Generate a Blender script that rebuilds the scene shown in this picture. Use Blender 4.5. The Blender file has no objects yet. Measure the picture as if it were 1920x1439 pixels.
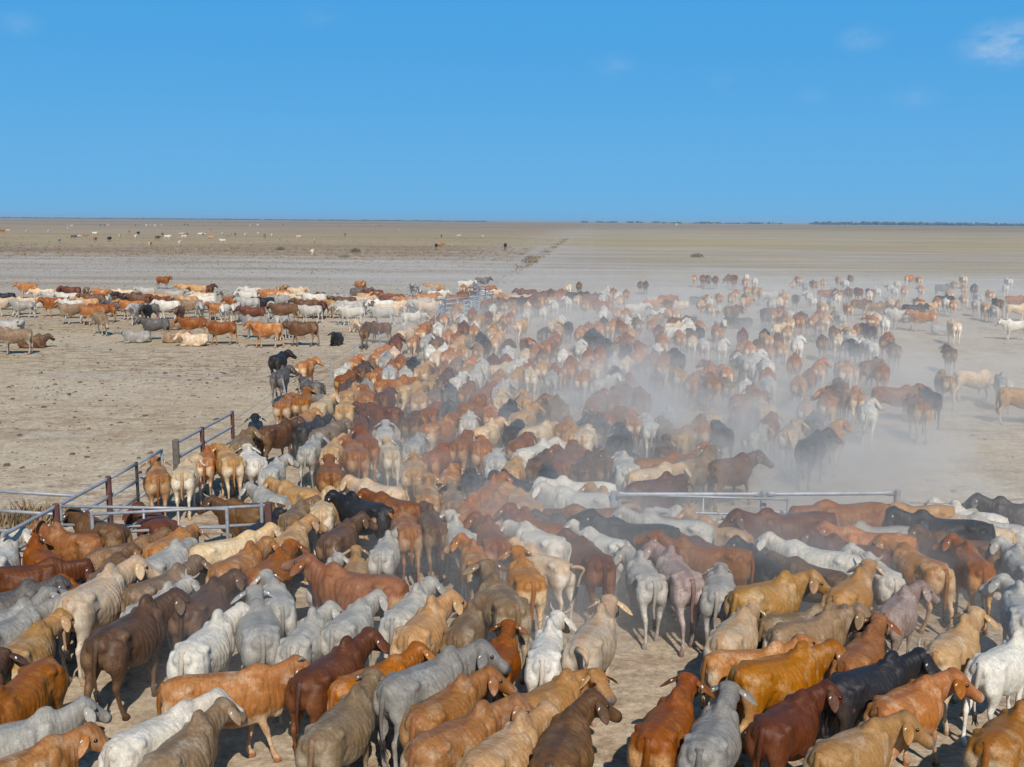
import bpy, bmesh, math, random
import numpy as np
from mathutils import Matrix, Vector
from mathutils.bvhtree import BVHTree
R_ = math.radians
rnd = random.Random(11)
scene = bpy.context.scene
col = scene.collection

# ------------------------------------------------------------------ camera
CAM_H, F_PX, PITCH, ROLL = 7.0, 1941.0, 8.93, 0.45
cam_d = bpy.data.cameras.new('camera'); cam = bpy.data.objects.new('camera', cam_d); col.objects.link(cam)
cam_d.sensor_width = 36.0; cam_d.lens = F_PX / 1920 * 36.0
cam_d.clip_start = 0.1; cam_d.clip_end = 60000
CAM_M = Matrix.Rotation(R_(90 - PITCH), 4, 'X') @ Matrix.Rotation(R_(ROLL), 4, 'Z')
cam.matrix_world = Matrix.Translation((0, 0, CAM_H)) @ CAM_M
scene.camera = cam
CAM3 = CAM_M.to_3x3()

def world_at(px, py, z=0.0):
    """point of the photograph -> the place in the world at height z"""
    d = CAM3 @ Vector(((px - 960) / F_PX, -(py - 719.5) / F_PX, -1.0))
    t = (z - CAM_H) / d.z if d.z < -1e-5 else 9000.0
    return Vector((d.x * t, d.y * t, z))

# ------------------------------------------------------------------ light
SUN_EL, SUN_DIR_X = 43.0, -0.19           # sun behind the camera, a little to the right
world = bpy.data.worlds.new('World'); scene.world = world; world.use_nodes = True
wn, wl = world.node_tree.nodes, world.node_tree.links
wn.clear()
w_out = wn.new('ShaderNodeOutputWorld'); w_bg = wn.new('ShaderNodeBackground')
sky = wn.new('ShaderNodeTexSky'); sky.sky_type = 'NISHITA'; sky.sun_disc = False
sky.sun_elevation = R_(SUN_EL)
sky.air_density = 1.0; sky.dust_density = 0.0; sky.ozone_density = 6.0; sky.altitude = 0
SKY_TINT = (0.37, 0.72, 1.0, 1)
tint = wn.new('ShaderNodeMix'); tint.data_type = 'RGBA'; tint.blend_type = 'MULTIPLY'
tint.inputs[0].default_value = 1.0; tint.inputs[7].default_value = SKY_TINT
wl.new(sky.outputs[0], tint.inputs[6])
# a few faint fair-weather cloud wisps (soft patches in fixed directions)
tc = wn.new('ShaderNodeTexCoord')
# even clear-sky blue by elevation, blended with the physical sky
sepz = wn.new('ShaderNodeSeparateXYZ'); wl.new(tc.outputs['Generated'], sepz.inputs[0])
rampn = wn.new('ShaderNodeValToRGB'); cr = rampn.color_ramp; cr.interpolation = 'EASE'
cr.elements[0].position = 0.0; cr.elements[0].color = (.136, .430, .78, 1)
cr.elements[1].position = 1.0; cr.elements[1].color = (.035, .13, .31, 1)
e_ = cr.elements.new(.20); e_.color = (.072, .372, .77, 1)
wl.new(sepz.outputs[2], rampn.inputs[0])
rs = wn.new('ShaderNodeVectorMath'); rs.operation = 'SCALE'; rs.inputs['Scale'].default_value = 1 / 0.085
wl.new(rampn.outputs[0], rs.inputs[0])
skm = wn.new('ShaderNodeMix'); skm.data_type = 'RGBA'; skm.inputs[0].default_value = .9
wl.new(tint.outputs[2], skm.inputs[6]); wl.new(rs.outputs[0], skm.inputs[7])
prev = skm.outputs[2]
cn = wn.new('ShaderNodeTexNoise'); cn.inputs['Scale'].default_value = 26; cn.inputs['Detail'].default_value = 7
cn.inputs['Roughness'].default_value = 0.62
mp = wn.new('ShaderNodeMapping'); mp.inputs['Scale'].default_value = (1, 1, 2.4)
wl.new(tc.outputs['Generated'], mp.inputs[0]); wl.new(mp.outputs[0], cn.inputs['Vector'])
for (px, py, rad, amt) in ((1890, 84, 0.050, 0.75), (1620, 72, 0.030, 0.22), (1375, 155, 0.030, 0.20), (1150, 125, 0.03, 0.16),
                           (1715, 180, 0.03, 0.14), (35, 45, 0.028, 0.16), (600, 30, 0.03, 0.12), (1525, 178, .02, .12)):
    d = (CAM3 @ Vector(((px - 960) / F_PX, -(py - 719.5) / F_PX, -1.0))).normalized()
    sub = wn.new('ShaderNodeVectorMath'); sub.operation = 'SUBTRACT'; sub.inputs[1].default_value = d
    wl.new(tc.outputs['Generated'], sub.inputs[0])
    sc_ = wn.new('ShaderNodeVectorMath'); sc_.operation = 'MULTIPLY'; sc_.inputs[1].default_value = (1, 1, 1.9)
    wl.new(sub.outputs[0], sc_.inputs[0])
    ln = wn.new('ShaderNodeVectorMath'); ln.operation = 'LENGTH'; wl.new(sc_.outputs[0], ln.inputs[0])
    mr = wn.new('ShaderNodeMapRange'); mr.interpolation_type = 'SMOOTHSTEP'
    mr.inputs[1].default_value = rad; mr.inputs[2].default_value = 0.0; mr.inputs[3].default_value = 0.0; mr.inputs[4].default_value = 1.0
    wl.new(ln.outputs['Value'], mr.inputs[0])
    nr = wn.new('ShaderNodeMapRange'); nr.inputs[1].default_value = 0.38; nr.inputs[2].default_value = 0.68
    nr.inputs[3].default_value = 0.0; nr.inputs[4].default_value = amt
    wl.new(cn.outputs[0], nr.inputs[0])
    mu = wn.new('ShaderNodeMath'); mu.operation = 'MULTIPLY'; wl.new(mr.outputs[0], mu.inputs[0]); wl.new(nr.outputs[0], mu.inputs[1])
    mx = wn.new('ShaderNodeMix'); mx.data_type = 'RGBA'
    wl.new(mu.outputs[0], mx.inputs[0]); wl.new(prev, mx.inputs[6]); mx.inputs[7].default_value = (6.4, 7.6, 9.4, 1)
    prev = mx.outputs[2]
SKY_STRENGTH = 0.085
w_bg.inputs[1].default_value = SKY_STRENGTH
wl.new(prev, w_bg.inputs[0]); wl.new(w_bg.outputs[0], w_out.inputs[0])

sun_d = bpy.data.lights.new('sun', 'SUN'); sun = bpy.data.objects.new('sun', sun_d); col.objects.link(sun)
sun_d.energy = 4.9; sun_d.angle = R_(0.53); sun_d.color = (1.0, 0.93, 0.83)
ce, se = math.cos(R_(SUN_EL)), math.sin(R_(SUN_EL))
hx, hy = Vector((SUN_DIR_X, 1.0)).normalized()
light_dir = Vector((hx * ce, hy * ce, -se))
sun.rotation_euler = light_dir.to_track_quat('-Z', 'Y').to_euler()
sky.sun_rotation = math.atan2(-hx, -hy)      # same direction as the lamp

vs = scene.view_settings
vs.view_transform = 'Standard'; vs.look = 'None'; vs.gamma = 1.0; vs.use_curve_mapping = False; vs.exposure = 0.0
cy = scene.cycles
cy.use_denoising = True; cy.volume_bounces = 1; cy.max_bounces = 5; cy.diffuse_bounces = 2; cy.glossy_bounces = 2
cy.transparent_max_bounces = 8; cy.volume_step_rate = 1.0; cy.volume_max_steps = 128

HAZE_D, DUST_K = 0.00008, 2.6
# ------------------------------------------------------------------ helpers
def tag(o, label=None, cat=None, group=None, kind=None):
    if label: o['label'] = label
    if cat: o['category'] = cat
    if group: o['group'] = group
    if kind: o['kind'] = kind
    return o

def mesh_from(name, verts, faces, mats=(), smooth=False):
    me = bpy.data.meshes.new(name)
    me.from_pydata([tuple(v) for v in verts], [], faces); me.update()
    for m in mats: me.materials.append(m)
    if smooth: me.polygons.foreach_set('use_smooth', [True] * len(me.polygons))
    return me

def link(name, data, parent=None, mw=None):
    o = bpy.data.objects.new(name, data); col.objects.link(o)
    if parent is not None: o.parent = parent
    if mw is not None: o.matrix_local = mw
    return o

def new_mat(name):
    m = bpy.data.materials.new(name); m.use_nodes = True
    nt = m.node_tree
    b = nt.nodes.get('Principled BSDF')
    return m, nt, b

def N(nt, typ, **kw):
    n = nt.nodes.new(typ)
    for k, v in kw.items(): setattr(n, k, v)
    return n

def mixc(nt, fac, a, b, blend='MIX'):
    n = N(nt, 'ShaderNodeMix', data_type='RGBA', blend_type=blend)
    for sock, v in ((0, fac), (6, a), (7, b)):
        if hasattr(v, 'is_linked'): nt.links.new(v, n.inputs[sock])
        else: n.inputs[sock].default_value = v if sock == 0 else (*v[:3], 1)
    return n.outputs[2]

def maprange(nt, v, a, b, c=0.0, d=1.0, smooth=False):
    n = N(nt, 'ShaderNodeMapRange')
    if smooth: n.interpolation_type = 'SMOOTHSTEP'
    nt.links.new(v, n.inputs[0])
    for i, x in zip((1, 2, 3, 4), (a, b, c, d)): n.inputs[i].default_value = x
    return n.outputs[0]

def mth(nt, op, a, b=None, clamp=False):
    n = N(nt, 'ShaderNodeMath', operation=op); n.use_clamp = clamp
    for i, v in ((0, a), (1, b)):
        if v is None: continue
        if hasattr(v, 'is_linked'): nt.links.new(v, n.inputs[i])
        else: n.inputs[i].default_value = v
    return n.outputs[0]

def noise(nt, vec, scale, detail=4, rough=0.55, dist=0.0):
    n = N(nt, 'ShaderNodeTexNoise')
    n.inputs['Scale'].default_value = scale; n.inputs['Detail'].default_value = detail
    n.inputs['Roughness'].default_value = rough; n.inputs['Distortion'].default_value = dist
    if vec is not None: nt.links.new(vec, n.inputs['Vector'])
    return n.outputs[0]

def vscale(nt, vec, s):
    n = N(nt, 'ShaderNodeMapping'); n.inputs['Scale'].default_value = s
    nt.links.new(vec, n.inputs[0]); return n.outputs[0]

# ------------------------------------------------------------------ ground
# fence line in plan: x = FX0 + FS * y
FS = math.tan(math.atan((1106 - 960) / F_PX))
FX0 = -10.2
def ground_material():
    m, nt, b = new_mat('dry_claypan_ground'); L = nt.links
    geo = N(nt, 'ShaderNodeNewGeometry'); P = geo.outputs['Position']
    sp = N(nt, 'ShaderNodeSeparateXYZ'); L.new(P, sp.inputs[0])
    X, Y = sp.outputs[0], sp.outputs[1]
    # lateral distance from the fence line
    U = mth(nt, 'SUBTRACT', X, mth(nt, 'ADD', mth(nt, 'MULTIPLY', Y, FS), FX0 - 0.3))
    flat = vscale(nt, P, (1, 1, 0))
    big = noise(nt, vscale(nt, P, (.35, 1, 0)), 0.02, 4, .6)
    mid = noise(nt, flat, 0.14, 5, .6)
    med = noise(nt, flat, 0.7, 5, .6, .6)
    fine = noise(nt, flat, 9.0, 5, .7)
    grit = noise(nt, flat, 55.0, 3, .7)
    nearc = (0.455, 0.360, 0.25); pale = (0.43, 0.405, 0.37); olive = (0.37, 0.292, 0.145); brown = (0.27, 0.20, 0.135)
    c = mixc(nt, maprange(nt, mid, .40, .62), nearc, (0.51, 0.425, 0.31))
    c = mixc(nt, maprange(nt, med, .50, .72, 0, .6), c, (0.385, 0.305, 0.225))
    # left paddock: olive short-grass patches near the herd
    leftm = maprange(nt, mth(nt, 'ADD', U, mth(nt, 'MULTIPLY', mth(nt, 'SUBTRACT', mid, .5), 40.0)), 4, -30, 0, 1, True)
    lg = mth(nt, 'MULTIPLY', leftm, maprange(nt, noise(nt, vscale(nt, P, (.5, 1, 0)), 0.17, 5, .65), .42, .60, 0, .75))
    c = mixc(nt, lg, c, (0.43, 0.345, 0.19))
    mott = noise(nt, vscale(nt, P, (.55, 1, 0)), 1.5, 7, .78)
    bandm = mth(nt, 'MULTIPLY', maprange(nt, noise(nt, vscale(nt, P, (.35, 1, 0)), .075, 3, .5), .38, .56, .15, 1), maprange(nt, mott, .46, .58, 0, .9))
    c = mixc(nt, bandm, c, (0.27, 0.175, 0.105))
    # pale tracks, long streaks across the paddock
    st = N(nt, 'ShaderNodeTexWave'); st.wave_type = 'BANDS'; st.bands_direction = 'Y'
    st.inputs['Scale'].default_value = 0.022; st.inputs['Distortion'].default_value = 26; st.inputs['Detail'].default_value = 3
    st.inputs['Detail Scale'].default_value = 0.6
    L.new(vscale(nt, P, (.4, 1, 0)), st.inputs['Vector'])
    c = mixc(nt, mth(nt, 'MULTIPLY', maprange(nt, st.outputs['Fac'], .90, .995, 0, .45), maprange(nt, mid, .40, .60)), c, (0.38, 0.34, 0.30))
    # claypan belt, then scrubby strip, yellow-olive grass and grey distance
    Yn = mth(nt, 'ADD', Y, mth(nt, 'MULTIPLY', mth(nt, 'SUBTRACT', big, .5), 110.0))
    c = mixc(nt, maprange(nt, Yn, 60, 125, 0, .92, True), c, mixc(nt, maprange(nt, noise(nt, vscale(nt, P, (.22, 1, 0)), .11, 7, .72), .36, .64), pale, (0.33, .275, .215)))
    farleft = mixc(nt, maprange(nt, big, .40, .6), brown, (0.36, 0.275, 0.19))
    Yl = mth(nt, 'ADD', Y, mth(nt, 'MULTIPLY', mth(nt, 'SUBTRACT', noise(nt, vscale(nt, P, (.4, 1, 0)), 0.05, 6, .7), .5), 150.0))
    c = mixc(nt, mth(nt, 'MULTIPLY', leftm, maprange(nt, Yl, 165, 235, 0, .9, True)), c, farleft)
    rightm = maprange(nt, U, 6, 22, 0, 1)
    rg = maprange(nt, noise(nt, vscale(nt, P, (.3, 1, 0)), 0.035, 5, .6), .40, .56)
    c = mixc(nt, mth(nt, 'MULTIPLY', rightm, mth(nt, 'MULTIPLY', rg, maprange(nt, Yn, 110, 170, 0, .85, True))), c, (0.37, 0.31, 0.215))
    gm = maprange(nt, noise(nt, vscale(nt, P, (.15, 1, 0)), 0.012, 6, .65), .36, .62)
    c = mixc(nt, mth(nt, 'MULTIPLY', gm, mth(nt, 'MULTIPLY', maprange(nt, Y, 262, 310, 0, 1, True), maprange(nt, Y, 620, 430, .3, 1))), c, olive)
    c = mixc(nt, maprange(nt, Y, 520, 1500, 0, .85), c, (0.34, 0.265, 0.175))
    dk = maprange(nt, noise(nt, vscale(nt, P, (.04, 1, 0)), 0.0035, 6, .7), .48, .56, 0, .85)
    c = mixc(nt, mth(nt, 'MULTIPLY', dk, maprange(nt, Y, 500, 1300)), c, (0.15, 0.11, 0.075))
    hs_ = noise(nt, vscale(nt, P, (.10, 1, 0)), .16, 6, .75)
    c = mixc(nt, maprange(nt, Y, 80, 160, 0, .8), c, mixc(nt, maprange(nt, hs_, .36, .64), (.74, .72, .70), (1.22, 1.22, 1.22)), 'MULTIPLY')
    # wheel track beside the fence and trampled strip
    wob = mth(nt, 'ADD', U, mth(nt, 'MULTIPLY', mth(nt, 'SUBTRACT', mid, .5), 3.0))
    trk = mth(nt, 'MULTIPLY', maprange(nt, wob, 1.0, 1.7), maprange(nt, wob, 3.3, 2.4))
    trk2 = mth(nt, 'MULTIPLY', maprange(nt, wob, 9, 9.6), maprange(nt, wob, 11, 10.3))
    tr = mth(nt, 'MULTIPLY', mth(nt, 'ADD', trk, mth(nt, 'MULTIPLY', trk2, .5)), maprange(nt, Y, 90, 115, 0, .26))
    c = mixc(nt, tr, c, (0.40, 0.365, 0.33))
    # fine soil variation
    c = mixc(nt, .85, c, mixc(nt, maprange(nt, fine, .3, .7), (.58, .56, .54), (1.36, 1.36, 1.36)), 'MULTIPLY')
    c = mixc(nt, .7, c, mixc(nt, maprange(nt, noise(nt, flat, 2.6, 6, .75), .34, .66), (.70, .66, .62), (1.22, 1.24, 1.26)), 'MULTIPLY')
    c = mixc(nt, .5, c, mixc(nt, maprange(nt, grit, .3, .7), (.72, .72, .72), (1.25, 1.25, 1.25)), 'MULTIPLY')
    # trodden dung crumbs
    v = N(nt, 'ShaderNodeTexVoronoi'); v.inputs['Scale'].default_value = 2.1; L.new(flat, v.inputs['Vector'])
    spk = mth(nt, 'MULTIPLY', maprange(nt, v.outputs['Distance'], .16, .09), maprange(nt, med, .46, .6))
    c = mixc(nt, mth(nt, 'MULTIPLY', spk, .75), c, (0.10, 0.075, 0.055))
    v2 = N(nt, 'ShaderNodeTexVoronoi'); v2.inputs['Scale'].default_value = .55; L.new(flat, v2.inputs['Vector'])
    spk2 = mth(nt, 'MULTIPLY', maprange(nt, v2.outputs['Distance'], .2, .12), mth(nt, 'MULTIPLY', maprange(nt, mid, .45, .6), maprange(nt, Y, 60, 90)))
    c = mixc(nt, mth(nt, 'MULTIPLY', spk2, .7), c, (0.13, 0.095, 0.07))
    L.new(c, b.inputs['Base Color']); b.inputs['Roughness'].default_value = .95
    b.inputs['Specular IOR Level'].default_value = .15
    bp = N(nt, 'ShaderNodeBump'); bp.inputs['Strength'].default_value = .75; bp.inputs['Distance'].default_value = .05
    hgt = mth(nt, 'ADD', mth(nt, 'MULTIPLY', fine, .7), mth(nt, 'ADD', mth(nt, 'MULTIPLY', grit, .25), mth(nt, 'MULTIPLY', med, .6)))
    L.new(hgt, bp.inputs['Height']); L.new(bp.outputs[0], b.inputs['Normal'])
    return m

gv, gf = [], []
ys = [-60, 0, 20, 60, 120, 260, 600, 1500, 4000, 11000, 30000]
xs = [-30000, -9000, -2500, -600, -150, -40, 0, 40, 150, 600, 2500, 9000, 30000]
for y in ys:
    for x in xs: gv.append((x, y, 0))
for j in range(len(ys) - 1):
    for i in range(len(xs) - 1):
        a = j * len(xs) + i; gf.append((a, a + 1, a + 1 + len(xs), a + len(xs)))
tag(link('ground', mesh_from('ground', gv, gf, [ground_material()])), kind='structure')

# ------------------------------------------------------------------ simple materials
def plain(name, rgb, rough=.6, metal=0.0, var=.25, scale=20, spec=.4, dirt=None):
    m, nt, b = new_mat(name)
    tcn = N(nt, 'ShaderNodeTexCoord')
    n = noise(nt, tcn.outputs['Object'], scale, 5, .6)
    c = mixc(nt, maprange(nt, n, .3, .7), [v * (1 - var) for v in rgb], [min(1, v * (1 + var)) for v in rgb])
    if dirt:
        n2 = noise(nt, tcn.outputs['Object'], scale * .25, 5, .7)
        c = mixc(nt, maprange(nt, n2, .45, .65, 0, .8), c, dirt)
    nt.links.new(c, b.inputs['Base Color'])
    b.inputs['Roughness'].default_value = rough; b.inputs['Metallic'].default_value = metal
    b.inputs['Specular IOR Level'].default_value = spec
    return m
M_GALV = plain('galvanised_pipe', (.34, .355, .37), .55, .25, .3, 9, .35, (.27, .23, .20))
M_RUST = plain('rusty_post', (.13, .055, .045), .8, .1, .4, 12, .3, (.07, .045, .04))
M_DARK = plain('dark_steel', (.05, .05, .055), .6, .3, .3, 12)
M_PICK = plain('steel_picket', (.33, .38, .42), .5, .3, .2, 14)
M_WIRE = plain('fence_wire', (.10, .10, .11), .5, .6, .1, 5)
M_BARK = plain('grey_post_timber', (.13, .11, .09), .9, 0, .4, 10)
M_EYE = plain('eye', (.012, .01, .01), .15, 0, .1, 5, .7)
M_TAG = plain('ear_tag', (.80, .80, .74), .35, 0, .03, 5, .5)
M_HORN = plain('horn', (.30, .25, .19), .5, 0, .3, 20)
M_SWITCH = plain('tail_hair', (.022, .018, .018), .8, 0, .4, 40)
M_BRAND = plain('brand_scar', (.50, .33, .27), .8, 0, .15, 30)
M_DUNG = plain('dung', (.105, .074, .052), .95, 0, .4, 6)
M_CLOD = plain('soil_clod', (.20, .165, .13), .95, 0, .35, 6)
M_DRYG = plain('dry_grass', (.24, .165, .09), .9, 0, .4, .8)
M_SCRUB = plain('scrub_leaf', (.075, .085, .04), .9, 0, .4, .8)
M_FARW = plain('far_wood_leaf', (.05, .07, .06), .95, 0, .4, .05)
M_TANK = plain('tank_paint', (.30, .38, .35), .6, 0, .08, 2)

# ------------------------------------------------------------------ cow coats
COATS = {  # base, light, dark, muzzle, pattern
 'R': ((.25, .078, .022), (.48, .28, .14), (.14, .038, .020), (.28, .13, .10), ''),
 'M': ((.125, .044, .024), (.26, .12, .075), (.060, .020, .015), (.06, .035, .03), ''),
 'O': ((.385, .150, .052), (.64, .50, .35), (.20, .060, .022), (.33, .20, .15), ''),
 'T': ((.45, .250, .118), (.64, .53, .41), (.26, .120, .050), (.16, .12, .10), ''),
 'F': ((.25, .160, .096), (.50, .42, .33), (.11, .062, .038), (.05, .04, .04), ''),
 'C': ((.58, .43, .29), (.68, .60, .50), (.40, .210, .105), (.45, .33, .27), ''),
 'W': ((.60, .545, .465), (.70, .66, .60), (.40, .34, .28), (.14, .13, .13), ''),
 'G': ((.42, .385, .335), (.60, .565, .51), (.22, .195, .175), (.07, .065, .07), ''),
 'g': ((.27, .245, .215), (.50, .48, .45), (.13, .115, .105), (.05, .045, .05), ''),
 'D': ((.110, .095, .088), (.30, .25, .20), (.030, .026, .026), (.02, .02, .02), ''),
 'K': ((.022, .020, .022), (.075, .055, .045), (.010, .009, .010), (.012, .012, .012), ''),
 'B': ((.135, .066, .036), (.34, .22, .13), (.040, .020, .014), (.03, .02, .02), ''),
 'b': ((.33, .17, .075), (.52, .38, .25), (.070, .036, .020), (.05, .03, .03), 'brindle'),
 'S': ((.42, .33, .28), (.60, .52, .48), (.16, .070, .060), (.09, .04, .04), 'roan'),
}
def coat_material(code, strong):
    base, light, dark, muz, pat = COATS[code]
    m, nt, b = new_mat('coat_' + {'R':'rust_red','M':'maroon','O':'orange_tan','T':'tan','F':'fawn','C':'cream','W':'white','G':'pale_grey','g':'grey',
        'D':'charcoal','K':'black','B':'brown','b':'brindle','S':'roan'}[code] + ('_light_flank' if strong else ''))
    L = nt.links
    tcn = N(nt, 'ShaderNodeTexCoord'); oi = N(nt, 'ShaderNodeObjectInfo')
    at = N(nt, 'ShaderNodeAttribute'); at.attribute_name = 'regions'
    sp = N(nt, 'ShaderNodeSeparateColor'); L.new(at.outputs['Color'], sp.inputs[0])
    muzm, lm, dm = sp.outputs[0], sp.outputs[1], sp.outputs[2]
    off = N(nt, 'ShaderNodeVectorMath', operation='ADD'); L.new(tcn.outputs['Object'], off.inputs[0])
    rm = mth(nt, 'MULTIPLY', oi.outputs['Random'], 57.0); L.new(rm, off.inputs[1])
    P = off.outputs[0]
    n1 = noise(nt, P, 3.2, 4, .6); n2 = noise(nt, vscale(nt, P, (1.2, 3.0, 1)), 9, 5, .65); n3 = noise(nt, vscale(nt, P, (1, .5, 1)), 42, 3, .7)
    c = mixc(nt, maprange(nt, n2, .35, .68, 0, .75), base, [v * .58 for v in base])
    c = mixc(nt, maprange(nt, n1, .50, .66, 0, .5 if code in 'RMBK' else .8), c, [v * .5 + w * .5 for v, w in zip(base, light)])
    c = mixc(nt, maprange(nt, noise(nt, off.outputs[0], 2.1, 3, .5), .52, .70, 0, .55), c, [v * .5 + w * .5 for v, w in zip(base, dark)])
    c = mixc(nt, maprange(nt, noise(nt, vscale(nt, P, (1, 4.5, .8)), 11, 4, .7), .46, .66, 0, .5), c, [v * .55 for v in base])
    lmod = mth(nt, 'MULTIPLY', lm, maprange(nt, n1, .30, .58, .35, 1.0))
    lamt = mth(nt, 'MULTIPLY', lmod, mth(nt, 'ADD', mth(nt, 'MULTIPLY', oi.outputs['Random'], .25), .80 if strong else .30), True)
    c = mixc(nt, lamt, c, light)
    dmod = mth(nt, 'MULTIPLY', dm, maprange(nt, n2, .25, .6, .45, .95))
    c = mixc(nt, dmod, c, dark)
    if pat == 'brindle':
        w = N(nt, 'ShaderNodeTexWave'); w.bands_direction = 'Y'; w.inputs['Scale'].default_value = 9
        w.inputs['Distortion'].default_value = 9; w.inputs['Detail'].default_value = 5; w.inputs['Detail Scale'].default_value = 3.0; w.inputs['Detail Roughness'].default_value = .75
        L.new(P, w.inputs['Vector'])
        c = mixc(nt, maprange(nt, w.outputs['Fac'], .30, .95, 0, .75), c, dark)
    if pat == 'roan':
        c = mixc(nt, maprange(nt, noise(nt, P, 55, 4, .8), .44, .60, 0, .7), c, dark)
    c = mixc(nt, maprange(nt, n3, .42, .66, 0, .5), c, [v * .5 for v in base])
    vo = N(nt, 'ShaderNodeTexVoronoi'); vo.inputs['Scale'].default_value = 9; L.new(P, vo.inputs['Vector'])
    c = mixc(nt, mth(nt, 'MULTIPLY', maprange(nt, vo.outputs['Distance'], .22, .10), maprange(nt, n1, .40, .60, 0, .55)), c, [v * .45 for v in base])
    # dry mud and dust on the back and legs
    dn = maprange(nt, noise(nt, P, 5.5, 6, .75), .58, .72, 0, .10 if code in 'KDMB' else .26)
    c = mixc(nt, dn, c, (.30, .235, .18) if code not in 'WGC' else (.36, .27, .20))
    c = mixc(nt, muzm, c, muz)
    hsv = N(nt, 'ShaderNodeHueSaturation'); L.new(c, hsv.inputs['Color'])
    av = N(nt, 'ShaderNodeAttribute'); av.attribute_name = 'vary'
    L.new(mth(nt, 'ADD', av.outputs['Fac'], mth(nt, 'ADD', mth(nt, 'MULTIPLY', oi.outputs['Random'], .40), .82)), hsv.inputs['Value'])
    L.new(mth(nt, 'ADD', mth(nt, 'MULTIPLY', mth(nt, 'FRACT', mth(nt, 'MULTIPLY', oi.outputs['Random'], 7.3)), .012), .500), hsv.inputs['Hue'])
    L.new(mth(nt, 'ADD', mth(nt, 'MULTIPLY', mth(nt, 'FRACT', mth(nt, 'MULTIPLY', oi.outputs['Random'], 13.7)), .20), .99), hsv.inputs['Saturation'])
    L.new(hsv.outputs[0], b.inputs['Base Color'])
    b.inputs['Roughness'].default_value = .52; b.inputs['Specular IOR Level'].default_value = .25
    bp = N(nt, 'ShaderNodeBump'); bp.inputs['Strength'].default_value = .6; bp.inputs['Distance'].default_value = .018
    n4 = noise(nt, vscale(nt, P, (1, 1, .28)), 7.5, 2, .5)
    L.new(mth(nt, 'ADD', mth(nt, 'MULTIPLY', n4, 2.6), mth(nt, 'ADD', mth(nt, 'MULTIPLY', n2, .8), mth(nt, 'MULTIPLY', n3, .3))), bp.inputs['Height']); L.new(bp.outputs[0], b.inputs['Normal'])
    return m
COAT_M = {c: (coat_material(c, False), coat_material(c, True)) for c in COATS}

# ------------------------------------------------------------------ cow geometry
def tube(V, Fc, path, n=14, p=2.3):
    """path: (centre, lateral dir, other dir, half lateral, half up, half down)"""
    base = len(V)
    for (c, ax, ay, hw, hu, hd) in path:
        c = np.array(c, float); ax = np.array(ax, float); ay = np.array(ay, float)
        for k in range(n):
            t = 2 * math.pi * k / n; ct, st = math.cos(t), math.sin(t)
            x = math.copysign(abs(ct) ** (2 / p), ct) * hw
            y = math.copysign(abs(st) ** (2 / p), st) * (hu if st > 0 else hd)
            V.append(c + ax * x + ay * y)
    m = len(path)
    for j in range(m - 1):
        for k in range(n):
            a = base + j * n + k; b = base + j * n + (k + 1) % n
            Fc.append((a, b, b + n, a + n))
    Fc.append(tuple(base + k for k in reversed(range(n))))
    Fc.append(tuple(base + (m - 1) * n + k for k in range(n)))

def blob(V, Fc, c, r, rot=None, n=12, m=8):
    path = []
    for j in range(m):
        a = math.pi * (j + .5) / m
        path.append(((0, -math.cos(a), 0), (1, 0, 0), (0, 0, 1), math.sin(a), math.sin(a), math.sin(a)))
    T = []; tube(T, Fc2 := [], path, n, 2.0)
    b0 = len(V)
    for v in T:
        v = v * np.array(r)
        if rot is not None: v = np.array(rot @ Vector(v))
        V.append(v + np.array(c))
    for f in Fc2: Fc.append(tuple(i + b0 for i in f))

def chain(V, Fc, pts, n=12, p=2.1, lat=(1, 0, 0)):
    """pts: (pos, lateral radius, fore-aft radius) -> tube with rings square to the path"""
    P = [Vector(q[0]) for q in pts]; path = []
    for i, q in enumerate(pts):
        t = (P[min(i + 1, len(P) - 1)] - P[max(i - 1, 0)]).normalized()
        ax = Vector(lat); ax = (ax - t * ax.dot(t)).normalized(); ay = ax.cross(t) * -1
        path.append((q[0], ax, ay, q[1], q[2], q[2]))
    tube(V, Fc, path, n, p)

def leg_hind(V, Fc, s, dy, lift=0.0, drop=0.0):
    x = .145 * s
    hk = -.70 + dy * .55; ft = -.655 + dy
    chain(V, Fc, [((x * 1.0, -.50, 1.20 - drop), .10, .17), ((x * 1.12, -.555, 1.05), .125, .215), ((x * 1.15, -.575 + dy * .1, .90), .115, .195),
                  ((x * 1.08, -.585 + dy * .25, .76), .085, .140), ((x, -.63 + dy * .42, .64), .058, .090), ((x * .95, hk, .53), .044, .062),
                  ((x * .92, hk + .012 + dy * .1, .44), .034, .043), ((x * .92, hk + .02 + dy * .25, .30), .029, .034),
                  ((x * .92, ft, .15 + lift), .036, .044), ((x * .94, ft + .025, .085 + lift), .036, .042), ((x * .96, ft + .05, .055 + lift), .048, .060),
                  ((x * .96, ft + .06, .002 + lift), .054, .072)])

def leg_front(V, Fc, s, dy, lift=0.0):
    x = .135 * s
    chain(V, Fc, [((x * .95, .46, 1.16), .07, .15), ((x * 1.20, .44, 1.00), .095, .165), ((x * 1.22, .42 + dy * .05, .85), .090, .130),
                  ((x * 1.08, .41 + dy * .2, .72), .062, .085), ((x, .415 + dy * .38, .58), .046, .056), ((x * .96, .425 + dy * .58, .45), .046, .050),
                  ((x * .95, .425 + dy * .66, .38), .034, .036), ((x * .95, .425 + dy * .85, .24), .029, .031), ((x * .95, .425 + dy, .14 + lift), .038, .042),
                  ((x * .96, .45 + dy, .08 + lift), .038, .043), ((x * .97, .47 + dy, .05 + lift), .050, .060), ((x * .97, .475 + dy, .002 + lift), .055, .070)])

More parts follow.
